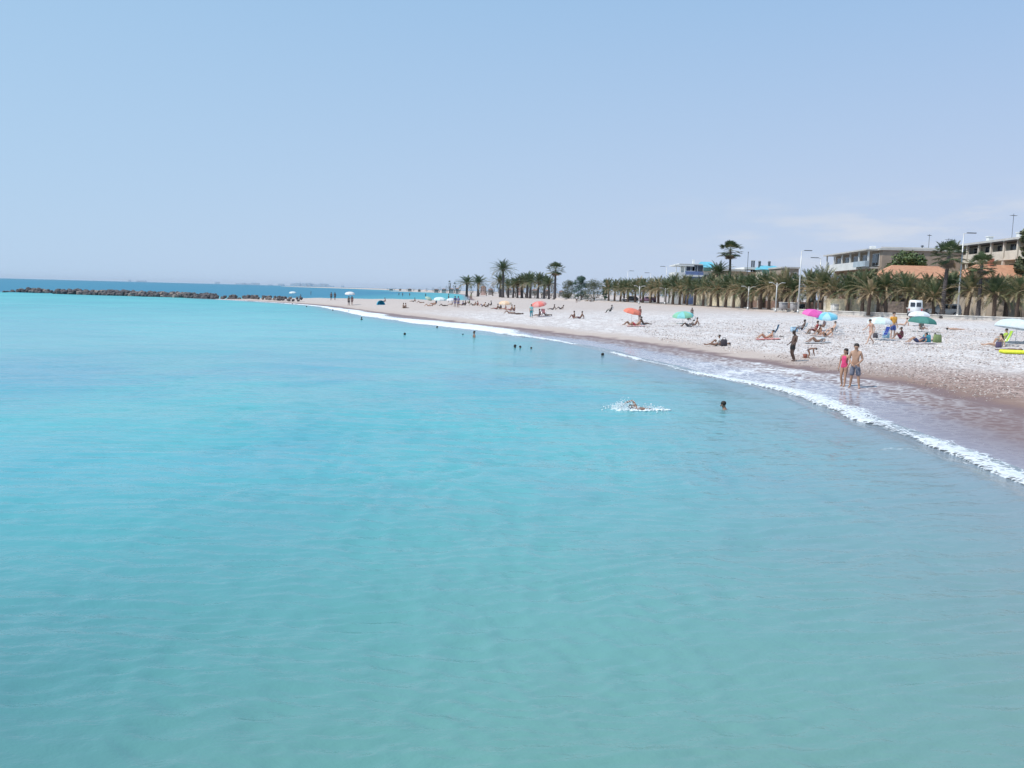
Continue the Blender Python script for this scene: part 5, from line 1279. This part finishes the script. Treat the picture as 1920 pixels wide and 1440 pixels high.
# ------------------------------------------------------------------ people on the beach
def pp(px, py, rzdeg, kind, **k):
    h = k.pop('hpx', None); p = place(px, py) if not k.pop('onsea', False) else at_z(px, py, 0)
    if h: k['h'] = h * p.length / FPX / math.cos(0) * 1.0
    p.z -= k.pop('sink', 0.0)
    return person(p, R(rzdeg), kind, **k)
LFT, RGT, CAM, AWY = 90, -90, 180, 0
G1 = 'people by the water'
pp(1581, 724, 130, 'look_side', hpx=67, sk='tan', wear=[('swimsuit', (.78, .07, .20))], longhair=True, fine=True, female=True, label='girl in a pink swimsuit standing in the shallows with long dark hair', group=G1, sink=.03)
pp(1601, 727, 150, 'hands_front', hpx=78, sk='tan', wear=[('shorts', (.19, .20, .25), 1.0)], fine=True, label='shirtless man in long grey shorts standing beside the girl in pink', group=G1, sink=.03)
pp(1487, 678, 105, 'lean_back', hpx=55, sk='dark', wear=[('shorts', (.03, .03, .03), .55)], fine=True, label='dark youth standing at the water line with hands on the belly', group=G1)
pp(1517, 672, -100, 'bend', h=1.12, sk='brown', wear=[('briefs', (.10, .08, .10))], label='small child bending down to the sand behind the dark youth', group=G1)
p = place(1509.5, 671); r = empty('sand_bucket', p, 0, 'little red brown bucket on the sand left of the bending child', 'bucket'); m = MB(); m.tube([(0, 0, 0), (0, 0, .24)], [.1, .14], 10); m.build('pail', fabric((.35, .12, .08)), r, True); m = MB(); m.tube([(-.13, 0, .23), (-.09, 0, .33), (.09, 0, .33), (.13, 0, .23)], .01, 5); m.build('handle', WHITE, r)
pp(1533, 643, 85, 'recline', h=1.7, sk='brown', wear=[('briefs', (.12, .12, .15)), ('shirt', (.50, .55, .58))], label='person in a grey top reclining with knees up, behind the bending child')
towel(place(1533, 643.5), R(85), (.62, .60, .60), 'grey towel under the reclining person in the grey top')
# woman walking
pp(1632, 646, 105, 'walk', hpx=44, sk='light', wear=[('briefs', (.55, .10, .10)), ('top', (.60, .16, .14))], female=True, label='woman in a red bikini walking left past the white umbrella')
pp(1673, 636, 190, 'stand', hpx=46, sk='light', wear=[('shirt', (.78, .38, .06)), ('shorts', (.07, .12, .36), .85)], label='person in an orange shirt and blue shorts standing by the white umbrella')
c = place(1654, 636); beach_chair(c, R(100), (.03, .06, .30), 'dark blue folding chair under the white umbrella', .7)
bag(place(1661, 634), (.30, .55, .72), 'light blue cool bag by the dark blue chair', .55)
bag(place(1641, 634), (.10, .09, .10), 'black bag on the pebbles under the white umbrella', .4)
pp(1690, 636, 75, 'sit_knees', h=1.75, sk='brown', wear=[('shorts', (.30, .05, .09)), ('shirt', (.20, .06, .07))], label='person in dark maroon sitting with knees up right of the orange shirt')
pp(1722, 643, 80, 'recline', h=1.75, sk='tan', wear=[('shorts', (.05, .06, .14)), ('shirt', (.08, .09, .17))], label='person in navy reclining before the green umbrella')
bag(place(1737, 643), (.07, .32, .40), 'teal rucksack beside the person in navy', .6)
bag(place(1757, 643), (.22, .28, .12), 'tall olive green bag standing right of the teal rucksack', .62)
towel(place(1726, 645), R(85), (.72, .62, .62), 'pale pink towel under the person in navy', 2.0)
pp(1748, 640, 70, 'sit_back', h=1.2, sk='tan', wear=[('briefs', (.1, .2, .2))], label='child sitting between the teal rucksack and the olive bag')
pp(1790, 619, -85, 'lie', h=1.72, sk='light', wear=[('briefs', (.35, .16, .15))], female=True, label='sunbather lying flat below the promenade wall, head to the right')
pp(1696, 611, 70, 'sit_back', h=1.65, sk='light', wear=[('briefs', (.4, .4, .42))], label='small figure sitting left of the green umbrella')
pp(1727, 618, 180, 'sit', h=1.7, sk='brown', wear=[('shirt', (.12, .13, .12)), ('shorts', (.1, .1, .1))], label='person sitting in the shade of the green umbrella')
# right edge group
pp(1869, 650, 75, 'sit_back', h=1.72, sk='light', wear=[('swimsuit', (.16, .13, .12))], hair=(.035, .012, .01), longhair=True, female=True, label='woman with dark red hair sitting left of the lime green chair')
pp(1879, 647, 80, 'chair', h=1.7, sk='tan', wear=[('shirt', (.42, .58, .08)), ('shorts', (.25, .3, .08))], label='person seated in the lime green chair under the pale blue umbrella')
beach_chair(place(1880, 649), R(80), (.48, .68, .06), 'lime green beach chair at the right edge', .8)
p = place(1909, 664); r = empty('air_mattress', p, R(82), 'bright yellow air mattress on the pebbles at the right edge', 'air mattress')
for k in range(5): m = MB(); m.tube([(-.36 + .18 * k, -.95, .13), (-.36 + .18 * k, -.9, .13), (-.36 + .18 * k, .9, .13), (-.36 + .18 * k, .95, .13)], [.05, .1, .1, .05], 8); m.build('air_chamber', fabric((.82, .86, .06)), r, True)
m = MB(); m.box((0, -.82, .26), (.8, .3, .12), bev=.05); m.build('headrest', fabric((.84, .88, .10)), r, True)
bag(place(1872, 652), (.12, .09, .16), 'dark violet bag at the foot of the lime green chair', .4)
pp(1893, 659, 85, 'lie', h=1.6, sk='brown', wear=[('briefs', (.1, .1, .1))], label='sunbather lying just behind the yellow air mattress, legs to the left')
# group under pink and blue umbrellas
GP = 'group under the pink and blue umbrellas'
beach_chair(place(1503, 624), R(80), (.40, .62, .70), 'pale blue beach chair at the left of the pink umbrella', .6)
pp(1503, 624, 80, 'chair', h=1.7, sk='dark', wear=[('shorts', (.05, .07, .12))], label='dark haired person seated in the pale blue chair left of the pink umbrella', group=GP)
r = empty('cool_box', place(1489, 622), R(5), 'light blue cool box left of the seated person', 'cool box'); m = MB(); m.box((0, 0, .22), (.6, .38, .42), bev=.04); m.build('box', fabric((.42, .60, .74)), r, True); m = MB(); m.box((0, 0, .47), (.64, .42, .08), bev=.02); m.build('lid', WHITE, r, True)
pp(1527, 627, 70, 'chair', h=1.7, sk='brown', wear=[('shirt', (.40, .07, .07)), ('shorts', (.2, .05, .05))], label='person in dark red seated under the blue umbrella', group=GP)
beach_chair(place(1527, 627), R(70), (.62, .20, .16), 'red beach chair under the blue umbrella')
pp(1538, 628, 100, 'sit_knees', h=1.6, sk='tan', wear=[('swimsuit', (.62, .22, .18))], female=True, label='woman in coral sitting on the ground between the chairs', group=GP)
pp(1560, 628, 85, 'chair', h=1.72, sk='light', wear=[('briefs', (.1, .1, .1))], hair=(.02, .015, .01), label='dark haired woman seated right of the blue umbrella', group=GP, female=True)
beach_chair(place(1560, 628), R(85), (.74, .76, .78), 'white beach chair right of the blue umbrella', .65)
beach_chair(place(1574, 625), R(250), (.66, .68, .74), 'empty pale chair behind the group, rightmost of its chairs', .6)
pp(1549, 631, 100, 'recline', h=1.65, sk='tan', wear=[('briefs', (.08, .08, .1))], label='person reclining in front of the white chair', group=GP)
pp(1545, 614, 90, 'sit', h=1.6, sk='brown', wear=[('shirt', (.12, .10, .14))], label='person in black sitting in the shade behind the blue umbrella pole', group=GP)
towel(place(1541, 631), R(80), (.82, .66, .60), 'peach towel in front of the group under the umbrellas')
bag(place(1516, 626), (.55, .50, .46), 'beige bag between the two left chairs', .35)
# left-middle
pp(1437, 636, 85, 'recline', h=1.72, sk='tan', wear=[('briefs', (.45, .12, .12))], label='sunbather reclining with raised knees before the tilted dark blue chair')
beach_chair(place(1447, 632), R(60), (.06, .16, .26), 'dark blue chair standing tilted behind the sunbather with raised knees', .75)
towel(place(1440, 637), R(85), (.72, .30, .28), 'red towel under the sunbather with raised knees')
m = MB(); p = place(1465, 633); r = empty('sandals', p, R(80), 'pair of dark sandals left lying on the pebbles', 'sandals')
for s in (-.09, .09): m = MB(); m.box((s, 0, .09), (.11, .32, .05), bev=.02); m.build('sole', DARK, r); m = MB(); m.tube([(s - .05, .02, .1), (s, .06, .17), (s + .05, .02, .1)], .015, 5); m.build('strap', DARK, r)
pp(1343, 649, 88, 'sit_back', h=1.6, sk='brown', wear=[('briefs', (.1, .1, .1)), ('shirt', (.68, .66, .64))], label='person in a white top leaning back near the wet sand, beside a black bag')
bag(place(1357, 649), (.06, .05, .06), 'black bag behind the person in the white top', .5)
pp(1349, 647, 80, 'lie_knees', h=1.65, sk='brown', wear=[('briefs', (.07, .06, .06))], label='dark figure lying beside the black bag near the wet sand')
# green umbrella
beach_chair(place(1294, 613), R(80), (.05, .05, .06), 'black lounger in front of the green umbrella', .75)
pp(1291, 613, 80, 'recline', h=1.72, sk='dark', wear=[('shorts', (.05, .05, .06))], label='dark figure reclining on the lounger in front of the green umbrella')
pp(1303, 611, 75, 'sit_back', h=1.65, sk='brown', wear=[('briefs', (.1, .08, .1))], label='second figure just right of the black lounger')
pp(1290, 600, 180, 'sit', h=1.7, sk='dark', wear=[('shirt', (.1, .16, .2))], label='head and shoulders sticking up behind the green umbrella')
pp(1297, 597, 170, 'stand', h=1.3, sk='dark', wear=[('shorts', (.1, .1, .12))], label='child standing right behind the green umbrella')
# orange umbrella
pp(1192, 611, 85, 'recline', h=1.7, sk='tan', wear=[('shorts', (.50, .08, .10)), ('top', (.5, .1, .1))], female=True, label='person in red reclining below the orange umbrella')
pp(1182, 610, 95, 'lie_knees', h=1.7, sk='brown', wear=[('briefs', (.1, .1, .1))], label='dark sunbather lying left of the person in red')
pp(1206, 609, -80, 'sit_back', h=1.65, sk='dark', wear=[('briefs', (.1, .1, .12))], label='dark figure sitting right of the person in red')
pp(1199, 603, 120, 'stand', h=1.65, sk='brown', wear=[('shorts', (.08, .08, .1)), ('shirt', (.30, .12, .10))], label='person standing half behind the orange umbrella')
towel(place(1192, 612), R(85), (.74, .40, .38), 'rosy towel below the orange umbrella')
# chair man
beach_chair(place(1144, 587), R(85), (.08, .09, .10), 'black chair of the lone dark figure, behind the beach middle', .7)
pp(1144, 587, 85, 'chair', h=1.75, sk='dark', wear=[('shirt', (.07, .08, .09)), ('trousers', (.06, .07, .06))], label='lone dark figure seated in a black chair in the middle of the beach')
# two seated
pp(1077, 597.5, 80, 'sit_knees', h=1.72, sk='brown', wear=[('shorts', (.25, .08, .08))], label='left one of two people sitting side by side below the palms')
pp(1088, 597.5, 75, 'sit_back', h=1.72, sk='brown', wear=[('shorts', (.12, .06, .08))], label='right one of two people sitting side by side below the palms')
# red umbrella
pp(996, 596, 200, 'stand', hpx=25, sk='tan', wear=[('shirt', (.28, .62, .62)), ('trousers', (.05, .30, .36))], label='person in teal standing left of the faded red umbrella')
beach_chair(place(1020, 592), R(200), (.45, .2, .2), 'reddish chair behind the faded red umbrella', .6)
pp(1024, 592, 80, 'lie_knees', h=1.6, sk='dark', wear=[('briefs', (.05, .05, .06))], label='dark figure lying at the right foot of the faded red umbrella')
pp(1037, 581, 85, 'sit_back', h=1.7, sk='dark', wear=[('shorts', (.08, .08, .1))], label='dark sunbather left of a pair beyond the red umbrella')
pp(1051, 580, 85, 'recline', h=1.7, sk='dark', wear=[('shorts', (.08, .08, .1))], label='dark sunbather right of a pair beyond the red umbrella')
# middle group
for i, (px, py, rz, kd, sk_, wr, lb) in enumerate([
    (931, 580, 85, 'sit_back', 'brown', [('shorts', (.3, .1, .1))], 'leftmost sunbather of the group at the peach umbrella'), (939, 580.5, 100, 'sit_knees', 'dark', [('shirt', (.06, .05, .06))], 'dark sitting figure under the left rim of the peach umbrella'),
    (948, 581, 80, 'sit', 'tan', [('swimsuit', (.5, .12, .1))], 'figure in red sitting in the middle under the peach umbrella'), (957, 582, 75, 'sit_back', 'tan', [('shorts', (.4, .15, .15))], 'sunbather leaning back at the right of the peach umbrella'),
    (955, 588, 82, 'lie_knees', 'brown', [('briefs', (.2, .06, .06))], 'dark sunbather lying below the peach umbrella'), (970, 589.5, 84, 'lie', 'dark', [('briefs', (.05, .05, .06))], 'almost black figure lying flat right of the other lying one'),
    (887, 573, 80, 'recline', 'brown', [('shorts', (.1, .1, .1))], 'figure reclining left in the row below the lone pair of palms'), (896, 573.5, 100, 'sit_knees', 'brown', [('shirt', (.4, .1, .1))], 'figure in red sitting in the row below the lone pair of palms'),
    (905, 574, 85, 'recline', 'tan', [('shorts', (.15, .15, .25))], 'figure reclining right in the row below the lone pair of palms'), (921, 573, 90, 'sit', 'dark', [('shirt', (.1, .1, .12))], 'small dark figure sitting alone left of the peach umbrella'),
    (866, 573, 85, 'sit_back', 'brown', [('shirt', (.18, .16, .3))], 'figure in violet sitting right of the tall standing pair'), (873, 573, 70, 'sit_knees', 'dark', [('shorts', (.1, .1, .1))], 'dark figure sitting second right of the tall standing pair'),
    (812, 572, 85, 'recline', 'tan', [('shorts', (.4, .16, .12))], 'sunbather in red shorts left of the mint umbrella'), (818, 570, 80, 'sit', 'brown', [('shirt', (.10, .2, .3))], 'figure in blue sitting just left of the mint umbrella'),
    (831, 574, 88, 'lie_knees', 'dark', [('shirt', (.05, .05, .05))], 'black figure lying on a lounger below the mint umbrella'), (788, 568, 85, 'lie_knees', 'brown', [('briefs', (.3, .08, .1))], 'sunbather lying on the sand between the shelter and the crowd'),
    (761, 578, 95, 'sit_knees', 'brown', [('briefs', (.1, .1, .1))], 'right figure of a pair sitting on the wet sand'), (756, 578, -80, 'sit', 'brown', [('briefs', (.2, .25, .1))], 'left figure of a pair sitting on the wet sand'),
    (722, 566, 100, 'sit', 'brown', [('shirt', (.35, .1, .1))], 'figure sitting just right of the blue shelter'),
    (848, 572, 90, 'sit', 'tan', [('shirt', (.5, .5, .55))], 'figure in pale grey sitting beneath the small white umbrella'), (880, 570, 85, 'sit_knees', 'brown', [('shirt', (.15, .25, .12))], 'figure in green sitting right of the dark second sitter'),
    (911, 576, 85, 'recline', 'dark', [('briefs', (.1, .1, .1))], 'dark sunbather reclining left of the lone small figure'), (965, 584, 80, 'sit_knees', 'tan', [('shorts', (.3, .1, .12))], 'sunbather with knees up right of the peach umbrella group'),
    (803, 574, 85, 'lie_knees', 'tan', [('briefs', (.1, .1, .2))], 'sunbather lying on the sand left of the mint umbrella'), (1012, 593, 80, 'sit', 'brown', [('shirt', (.3, .12, .1))], 'figure sitting in the shade of the faded red umbrella'),
    (776, 566, 85, 'sit_back', 'brown', [('shorts', (.1, .1, .1))], 'lone figure leaning back between the spit pair and the lying sunbather')]):
    pp(px, py, rz, kd, h=1.72, sk=sk_, wear=wr, label=lb, group='sunbathers in the distance')
for i, (px, py, hp, rz, kd, sk_, wr, lb) in enumerate([
    (853, 576, 27, 190, 'stand', 'brown', [('shirt', (.08, .09, .20)), ('shorts', (.25, .22, .36))], 'left one of the standing pair in dark blue in the far crowd'), (859, 577, 28, 170, 'stand', 'brown', [('shirt', (.22, .22, .40)), ('shorts', (.14, .12, .22))], 'right one of the standing pair in the far crowd'),
    (841, 567, 16, 90, 'stand', 'dark', [('shirt', (.12, .22, .22))], 'dark green clad figure standing left of the pair'), (883, 563, 13, 180, 'stand', 'brown', [('shirt', (.24, .30, .16))], 'figure in olive standing in front of the lone pair of palms'),
    (621, 563, 15, 170, 'stand', 'dark', [('shorts', (.05, .06, .06))], 'left figure of two standing on the spit'), (628, 563, 15, 190, 'walk', 'dark', [('shorts', (.07, .07, .06))], 'right figure of two standing on the spit'),
    (654, 573, 20, 170, 'stand', 'dark', [('shorts', (.03, .03, .04), .9)], 'person in black trunks under the far white umbrella'), (660, 572, 20, 190, 'walk', 'brown', [('shorts', (.28, .12, .12)), ('shirt', (.30, .14, .14))], 'person in dull red under the far white umbrella'),
    (564, 557, 9, 90, 'sit', 'brown', [('shirt', (.1, .1, .12))], 'figure sitting beside the pale umbrella by the breakwater'), (583, 553.5, 8, 90, 'stand', 'brown', [('shirt', (.2, .2, .2))], 'tiny figure standing right of the breakwater umbrella'),
    (748, 555, 12, 170, 'stand', 'dark', [('shirt', (.08, .18, .2))], 'leftmost figure at the back shore of the spit'), (755, 556, 9, 170, 'stand', 'dark', [('shorts', (.08, .1, .1))], 'second figure from the left at the back shore of the spit'),
    (768, 556, 9, 200, 'walk', 'brown', [('shorts', (.2, .1, .1))], 'third figure from the left at the back shore of the spit'), (798, 557, 11, 180, 'stand', 'dark', [('shorts', (.05, .05, .05))], 'figure under the tiny pink umbrella at the back shore'),
    (1081, 568, 13, 180, 'stand', 'brown', [('shirt', (.7, .7, .7)), ('shorts', (.06, .06, .06))], 'walker in a white top below the round trees'), (1087, 566, 12, 170, 'walk', 'light', [('shirt', (.75, .75, .72)), ('trousers', (.6, .6, .58))], 'walker all in white below the round trees'),
    (1102, 565, 9, 90, 'sit', 'brown', [('shirt', (.7, .68, .66))], 'left cyclist-like pale figure sitting beneath the olive tree'), (1108, 565, 9, 90, 'sit', 'brown', [('shirt', (.5, .4, .4))], 'right pale figure sitting beneath the olive tree')]):
    if 'cyclist' in lb: lb = 'left pale figure sitting beneath the broad olive tree'
    p = place(px, py)
    person(p, R(rz), kd, h=min(1.9, hp * p.y / FPX * (1 if kd != 'sit' else 1.75)), sk=sk_, wear=wr, label=lb, group='standing figures in the distance')

# swimmers
for i, (px, py, kd, rz, sc, sk_, lb) in enumerate([
    (1357, 765, 'swim', 60, 1.72, 'brown', 'swimmer with a black head of hair nearest the camera, right of the splashing one'), (1130, 668, 'swim', 20, 1.7, 'dark', 'lone swimmer head offshore of the foam, in the middle'),
    (966, 652, 'swim', 60, 1.75, 'dark', 'left head of two swimmers close together'), (975, 652.5, 'swim', -60, 1.4, 'brown', 'right smaller head of two swimmers close together'),
    (889, 633, 'wade', 110, 1.75, 'brown', 'bather standing waist deep beyond the two heads'), (868, 629, 'swim', 100, 1.3, 'brown', 'small child bathing left of the waist deep bather'),
    (759, 629, 'swim', 30, 1.8, 'dark', 'dark head swimming well off the foam line'), (820, 615, 'swim', 90, 1.7, 'dark', 'dark head close to the widest foam'), (678, 600.5, 'wade', 60, 1.4, 'dark', 'swimmer raising both shoulders near the far foam'),
    (654, 585, 'swim', 0, 1.8, 'dark', 'far head right below the white umbrella'), (624, 582.5, 'swim', 0, 1.8, 'dark', 'far head left of the one below the white umbrella'), (575, 576, 'swim', 40, 1.9, 'dark', 'dark far head off the breakwater root'),
    (548, 570.5, 'swim', 40, 1.6, 'brown', 'farthest swimmer head by the breakwater root'), (996, 654, 'swim', 0, 1.15, 'brown', 'tiny head barely above water right of the two swimmers')]):
    p = at_z(px, py, 0); p.z = (-.03 if i == 0 else -.06) if kd == 'swim' else -.25; person(p, R(rz), kd, h=sc, sk=sk_, hair=(.02, .015, .012), wear=[('shorts', (.1, .1, .2))] if kd == 'wade' and i == 4 else (), label=lb, group='swimmers', fine=(i == 0))
ps = at_z(1196, 768, 0); person(ps, R(95), 'crawl', h=1.75, sk='brown', wear=[('shorts', (.08, .10, .18))], fine=True, label='swimmer doing front crawl in a burst of white spray', group='swimmers')
def splash():
    rg = random.Random(4); m = MB()
    for i in range(700):
        u = rg.gauss(0, 1)
        x = -.5 + rg.gauss(0, .26) if rg.random() < .8 else rg.uniform(.2, 1.0); y = rg.gauss(0, .28); hgt = abs(rg.gauss(0, .13)) * math.exp(-abs(x + .35)) * 1.3
        r = rg.uniform(.006, .022) * (1.4 if hgt < .05 else 1)
        m.ell((x, y, hgt), (r, r, r), 4, 3)
    # churned ring of foam on the surface
    for i in range(110):
        t = rg.random(); x = rg.gauss(-.2, .32) if t < .7 else rg.uniform(.4, 1.15); y = rg.gauss(-.18, .16) if t < .6 else -.1 + .22 * math.sin(x * 2.2) + rg.gauss(0, .07)
        r = rg.uniform(.02, .07); m.ell((x, y, .01), (r * 1.5, r, .025), 6, 4)
    o = m.build('splash', mat('spray', (.86, .90, .91), .5, .03), None, True, ps); o.rotation_euler = (0, 0, 0)
    tag(o, 'white spray and froth thrown up round the crawling swimmer', 'splash', kind='stuff')
splash()

# ------------------------------------------------------------------ breakwater
ROCKD = mat('rock_dark', (.15, .13, .13), .9, .2, 1.2, .8, col2=(.07, .065, .07)); ROCKL = mat('rock_tan', (.34, .28, .24), .9, .2, 1.2, .8, col2=(.16, .13, .12)); ROCKM = mat('rock_brown', (.15, .135, .13), .9, .2, 1.2, .8, col2=(.07, .062, .065))
rmesh = []
for k in range(9):
    bm = bmesh.new(); bmesh.ops.create_icosphere(bm, subdivisions=3, radius=1)
    for v in bm.verts:
        n = v.co.normalized(); f = 1 + .35 * mnoise.noise(n * 1.3 + Vector((k * 7, 0, 0))) + .14 * mnoise.noise(n * 3.5 + Vector((k * 3, 5, 0)))
        v.co = Vector((max(-.85, min(.85, n.x * f)), max(-.75, min(.75, n.y * f)), max(-.7, min(.85, n.z * f))))
    me = bpy.data.meshes.new('boulder'); bm.to_mesh(me); bm.free(); me.materials.append((ROCKD, ROCKM, ROCKD, ROCKL, ROCKM, ROCKD, ROCKD, ROCKM, ROCKD)[k]); rmesh.append(me)
bl = [at_z(8, 548.5, 0), at_z(18, 548, 0), at_z(90, 550, 0), at_z(100, 551, 0), at_z(240, 555, 0), at_z(400, 560.5, 0), at_z(470, 562, .1), at_z(560, 562, .8)]
rg = random.Random(11); nb = 0
seglen = [(b - a).length for a, b in zip(bl[:-1], bl[1:])]
def boulder(p, s, si, row_):
    global nb
    k = rg.randrange(9); o = bpy.data.objects.new('boulder', rmesh[k]); COL.objects.link(o); o.location = p
    o.rotation_euler = (rg.uniform(-.4, .4), rg.uniform(-.4, .4), rg.uniform(0, 6.3)); o.scale = (s * rg.uniform(.9, 1.3), s * rg.uniform(.8, 1.1), s * rg.uniform(.75, 1.05))
    tone = ('dark', 'brown', 'dark', 'tan', 'brown', 'dark', 'dark', 'brown', 'dark')[k]
    tag(o, '%s boulder in the %s of the breakwater' % ({'dark': 'dark wet', 'brown': 'brown', 'tan': 'light tan'}[tone], ('outer tip', 'lone outer mound', '', 'left stretch', 'middle stretch', 'lower inner stretch', 'low sandy root')[si] + ((', front course at the water', ', upper course', ', rear crest')[row_])), 'boulder', 'boulders of the breakwater'); nb += 1
for si, (a, b) in enumerate(zip(bl[:-1], bl[1:])):
    if si == 2: continue       # the gap the sea washes through
    L_ = (b - a).length; n = max(2, int(L_ / (1.25 if si < 5 else 1.7)))
    for i in range(n):
        p = a.lerp(b, (i + .5) / n)
        hk = (.55 if si == 0 else 1) * (.5 + .5 * math.sin((i + .5) / n * PI) if si == 1 else 1)
        big = .85 if si < 5 else (.72 if si < 6 else .42)
        boulder(Vector((p.x + rg.uniform(-.5, .5), p.y + rg.uniform(-.4, .2), .15 * hk + (0 if si < 6 else .5))), big * hk * rg.uniform(.75, 1.15), si, 0)
        if si > 0: boulder(Vector((p.x + rg.uniform(-.6, .6), p.y + 1.3 + rg.uniform(-.4, .4), .62 * hk + (0 if si < 6 else .45))), big * hk * rg.uniform(.8, 1.2), si, 1)
        if si > 0 and si < 5: boulder(Vector((p.x + rg.uniform(-.6, .6), p.y + 2.7 + rg.uniform(-.4, .4), .8 * hk)), big * hk * rg.uniform(.8, 1.15), si, 2)

# ------------------------------------------------------------------ the coast across the bay, 0.6 to 1.5 km away
far = [  # px, base, top, width px, kind
 (733, 545.5, 540.5, 10, 'w'), (750, 546, 540.5, 6, 'p'), (768, 546.5, 539.5, 10, 'p'), (786, 547, 541, 7, 'b'), (818, 548, 539.5, 12, 'b'),
 (832, 549, 538.5, 12, 'w'), (846, 550, 537.5, 13, 'w'), (857, 551, 536, 9, 'p'), (906, 549, 536, 10, 'pk'), (920, 549.5, 541, 9, 'p'), (954, 551, 541, 12, 'w'), (973, 551.5, 539, 9, 'pk'), (1003, 552, 542, 12, 'w'), (1027, 552.5, 543, 9, 'p'), (1053, 553, 545, 10, 'w')]
FW = {'w': mat('far_white', (.38, .36, .34), .9), 'p': mat('far_pale', (.30, .26, .24), .9), 'b': mat('far_brown', (.30, .24, .22), .9), 'pk': PINKR}
for i, (px, b, t, w, k) in enumerate(far):
    D = np.interp(px, [733, 857, 906, 1055], [1250, 820, 640, 560]); q = at_y(px, b, D); z0 = 1.6; h = at_y(px, t, D).z - z0; W_ = w * (.62 if px < 880 else 1) * D / FPX; h *= .72 if px < 880 else 1
    lb = {'w': 'whitish', 'p': 'greyish', 'b': 'brownish', 'pk': 'pink'}[k] + ' far house across the bay, %s far house from the left' % (ORD + ['sixteenth', 'seventeenth', 'eighteenth', 'nineteenth', 'twentieth'])[i]
    r = empty('far_house', (q.x - W_ / 2, D, z0), 0, lb, 'house', 'houses across the bay')
    m = MB(); m.box2((0, 0, -1), (W_, W_ * .7, h * .8)); m.build('wall', FW[k], r)
    m = MB(); m.add([(-.3, -.3, h * .8), (W_ + .3, -.3, h * .8), (W_ + .3, W_ * .7 + .3, h * .8), (-.3, W_ * .7 + .3, h * .8), (W_ * .25, W_ * .35, h), (W_ * .75, W_ * .35, h)], [(0, 1, 5, 4), (1, 2, 5), (2, 3, 4, 5), (3, 0, 4), (3, 2, 1, 0)]); m.build('roof', mat('far_roof', (.34, .20, .16), .9), r)
    for s in range(3):
        g = MB(); g.box((W_ * (.2 + .3 * s), -.02, h * .45), (W_ * .12, .1, h * .2)); g.build('window', GLASS, r)
ft = [(899, 550, 537, 12), (943, 551, 534, 12), (978, 551, 536, 12), (994, 552, 535, 12), (1024, 553, 536, 12), (1040, 553, 538, 12), (727, 546, 540, 9), (739, 546, 539.5, 9), (751, 546.3, 540, 9), (763, 546.5, 540.5, 9), (776, 547, 539.5, 10), (788, 547, 541, 10), (800, 547.5, 539.5, 10), (812, 548, 538.5, 11), (824, 549, 537.5, 12), (838, 550, 535.5, 12), (843, 550, 525, 7), (852, 550.5, 529, 9), (862, 551, 533, 12),
      (912, 551, 536, 14), (924, 551, 530, 16), (936, 551.5, 531, 12), (951, 552, 532, 16), (966, 552, 529, 15), (985, 552.5, 533, 18), (1003, 553, 534, 16), (1016, 553, 533, 14), (1033, 553.5, 535, 16), (1048, 554, 543, 14), (884, 552, 536, 14)]
for i, (px, b, t, w) in enumerate(sorted(ft)):
    D = float(np.interp(px, [727, 862, 884, 1055], [1150, 780, 500, 380])); q = at_y(px, b, D); h = at_y(px, t, D).z - 1.5
    leafy_tree('far_tree', Vector((q.x, D, 1.5)), h, w * D / FPX, 40 + i, 'far', 'dark tree across the bay, number %s from the left' % ((ORD + ['sixteenth', 'seventeenth', 'eighteenth', 'nineteenth', 'twentieth', 'twenty-first', 'twenty-second', 'twenty-third', 'twenty-fourth', 'twenty-fifth', 'twenty-sixth', 'twenty-seventh', 'twenty-eighth', 'twenty-ninth', 'thirtieth'])[i]), 'trees across the bay', .2, 420, 4)
# hazy town on the horizon over the sea
rg = random.Random(21); HW = mat('haze_tinted_block', (.66, .70, .74), .9, .05)  # pale bluish base colour puts part of the haze into the blocks
for i in range(46):
    px = rg.choice((rg.uniform(395, 470), rg.uniform(470, 640), rg.uniform(530, 620), rg.uniform(228, 268) if rg.random() < .4 else rg.uniform(540, 610)))
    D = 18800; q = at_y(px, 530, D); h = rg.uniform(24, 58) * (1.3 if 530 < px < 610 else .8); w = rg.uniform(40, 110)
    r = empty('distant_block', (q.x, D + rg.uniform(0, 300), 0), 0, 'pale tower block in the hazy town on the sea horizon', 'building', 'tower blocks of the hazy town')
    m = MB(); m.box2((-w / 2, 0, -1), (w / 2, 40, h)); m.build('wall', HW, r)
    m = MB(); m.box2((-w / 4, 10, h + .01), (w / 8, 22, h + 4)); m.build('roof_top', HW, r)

# ------------------------------------------------------------------ the air
hz = MB(); hz.box2((-14500, -190, -8), (8900, 20500, 70))
m = bpy.data.materials.new('haze_air'); m.use_nodes = True; t = m.node_tree; t.nodes.clear()
o_ = N(t, 'ShaderNodeOutputMaterial'); pv = N(t, 'ShaderNodeVolumePrincipled'); pv.inputs['Color'].default_value = (.80, .88, 1, 1); pv.inputs['Density'].default_value = 2.6e-5; pv.inputs['Anisotropy'].default_value = .2
L(t, pv.outputs[0], o_.inputs['Volume'])
tag(hz.build('haze', m), 'thin pale sea haze lying over the whole bay', 'haze', kind='stuff')
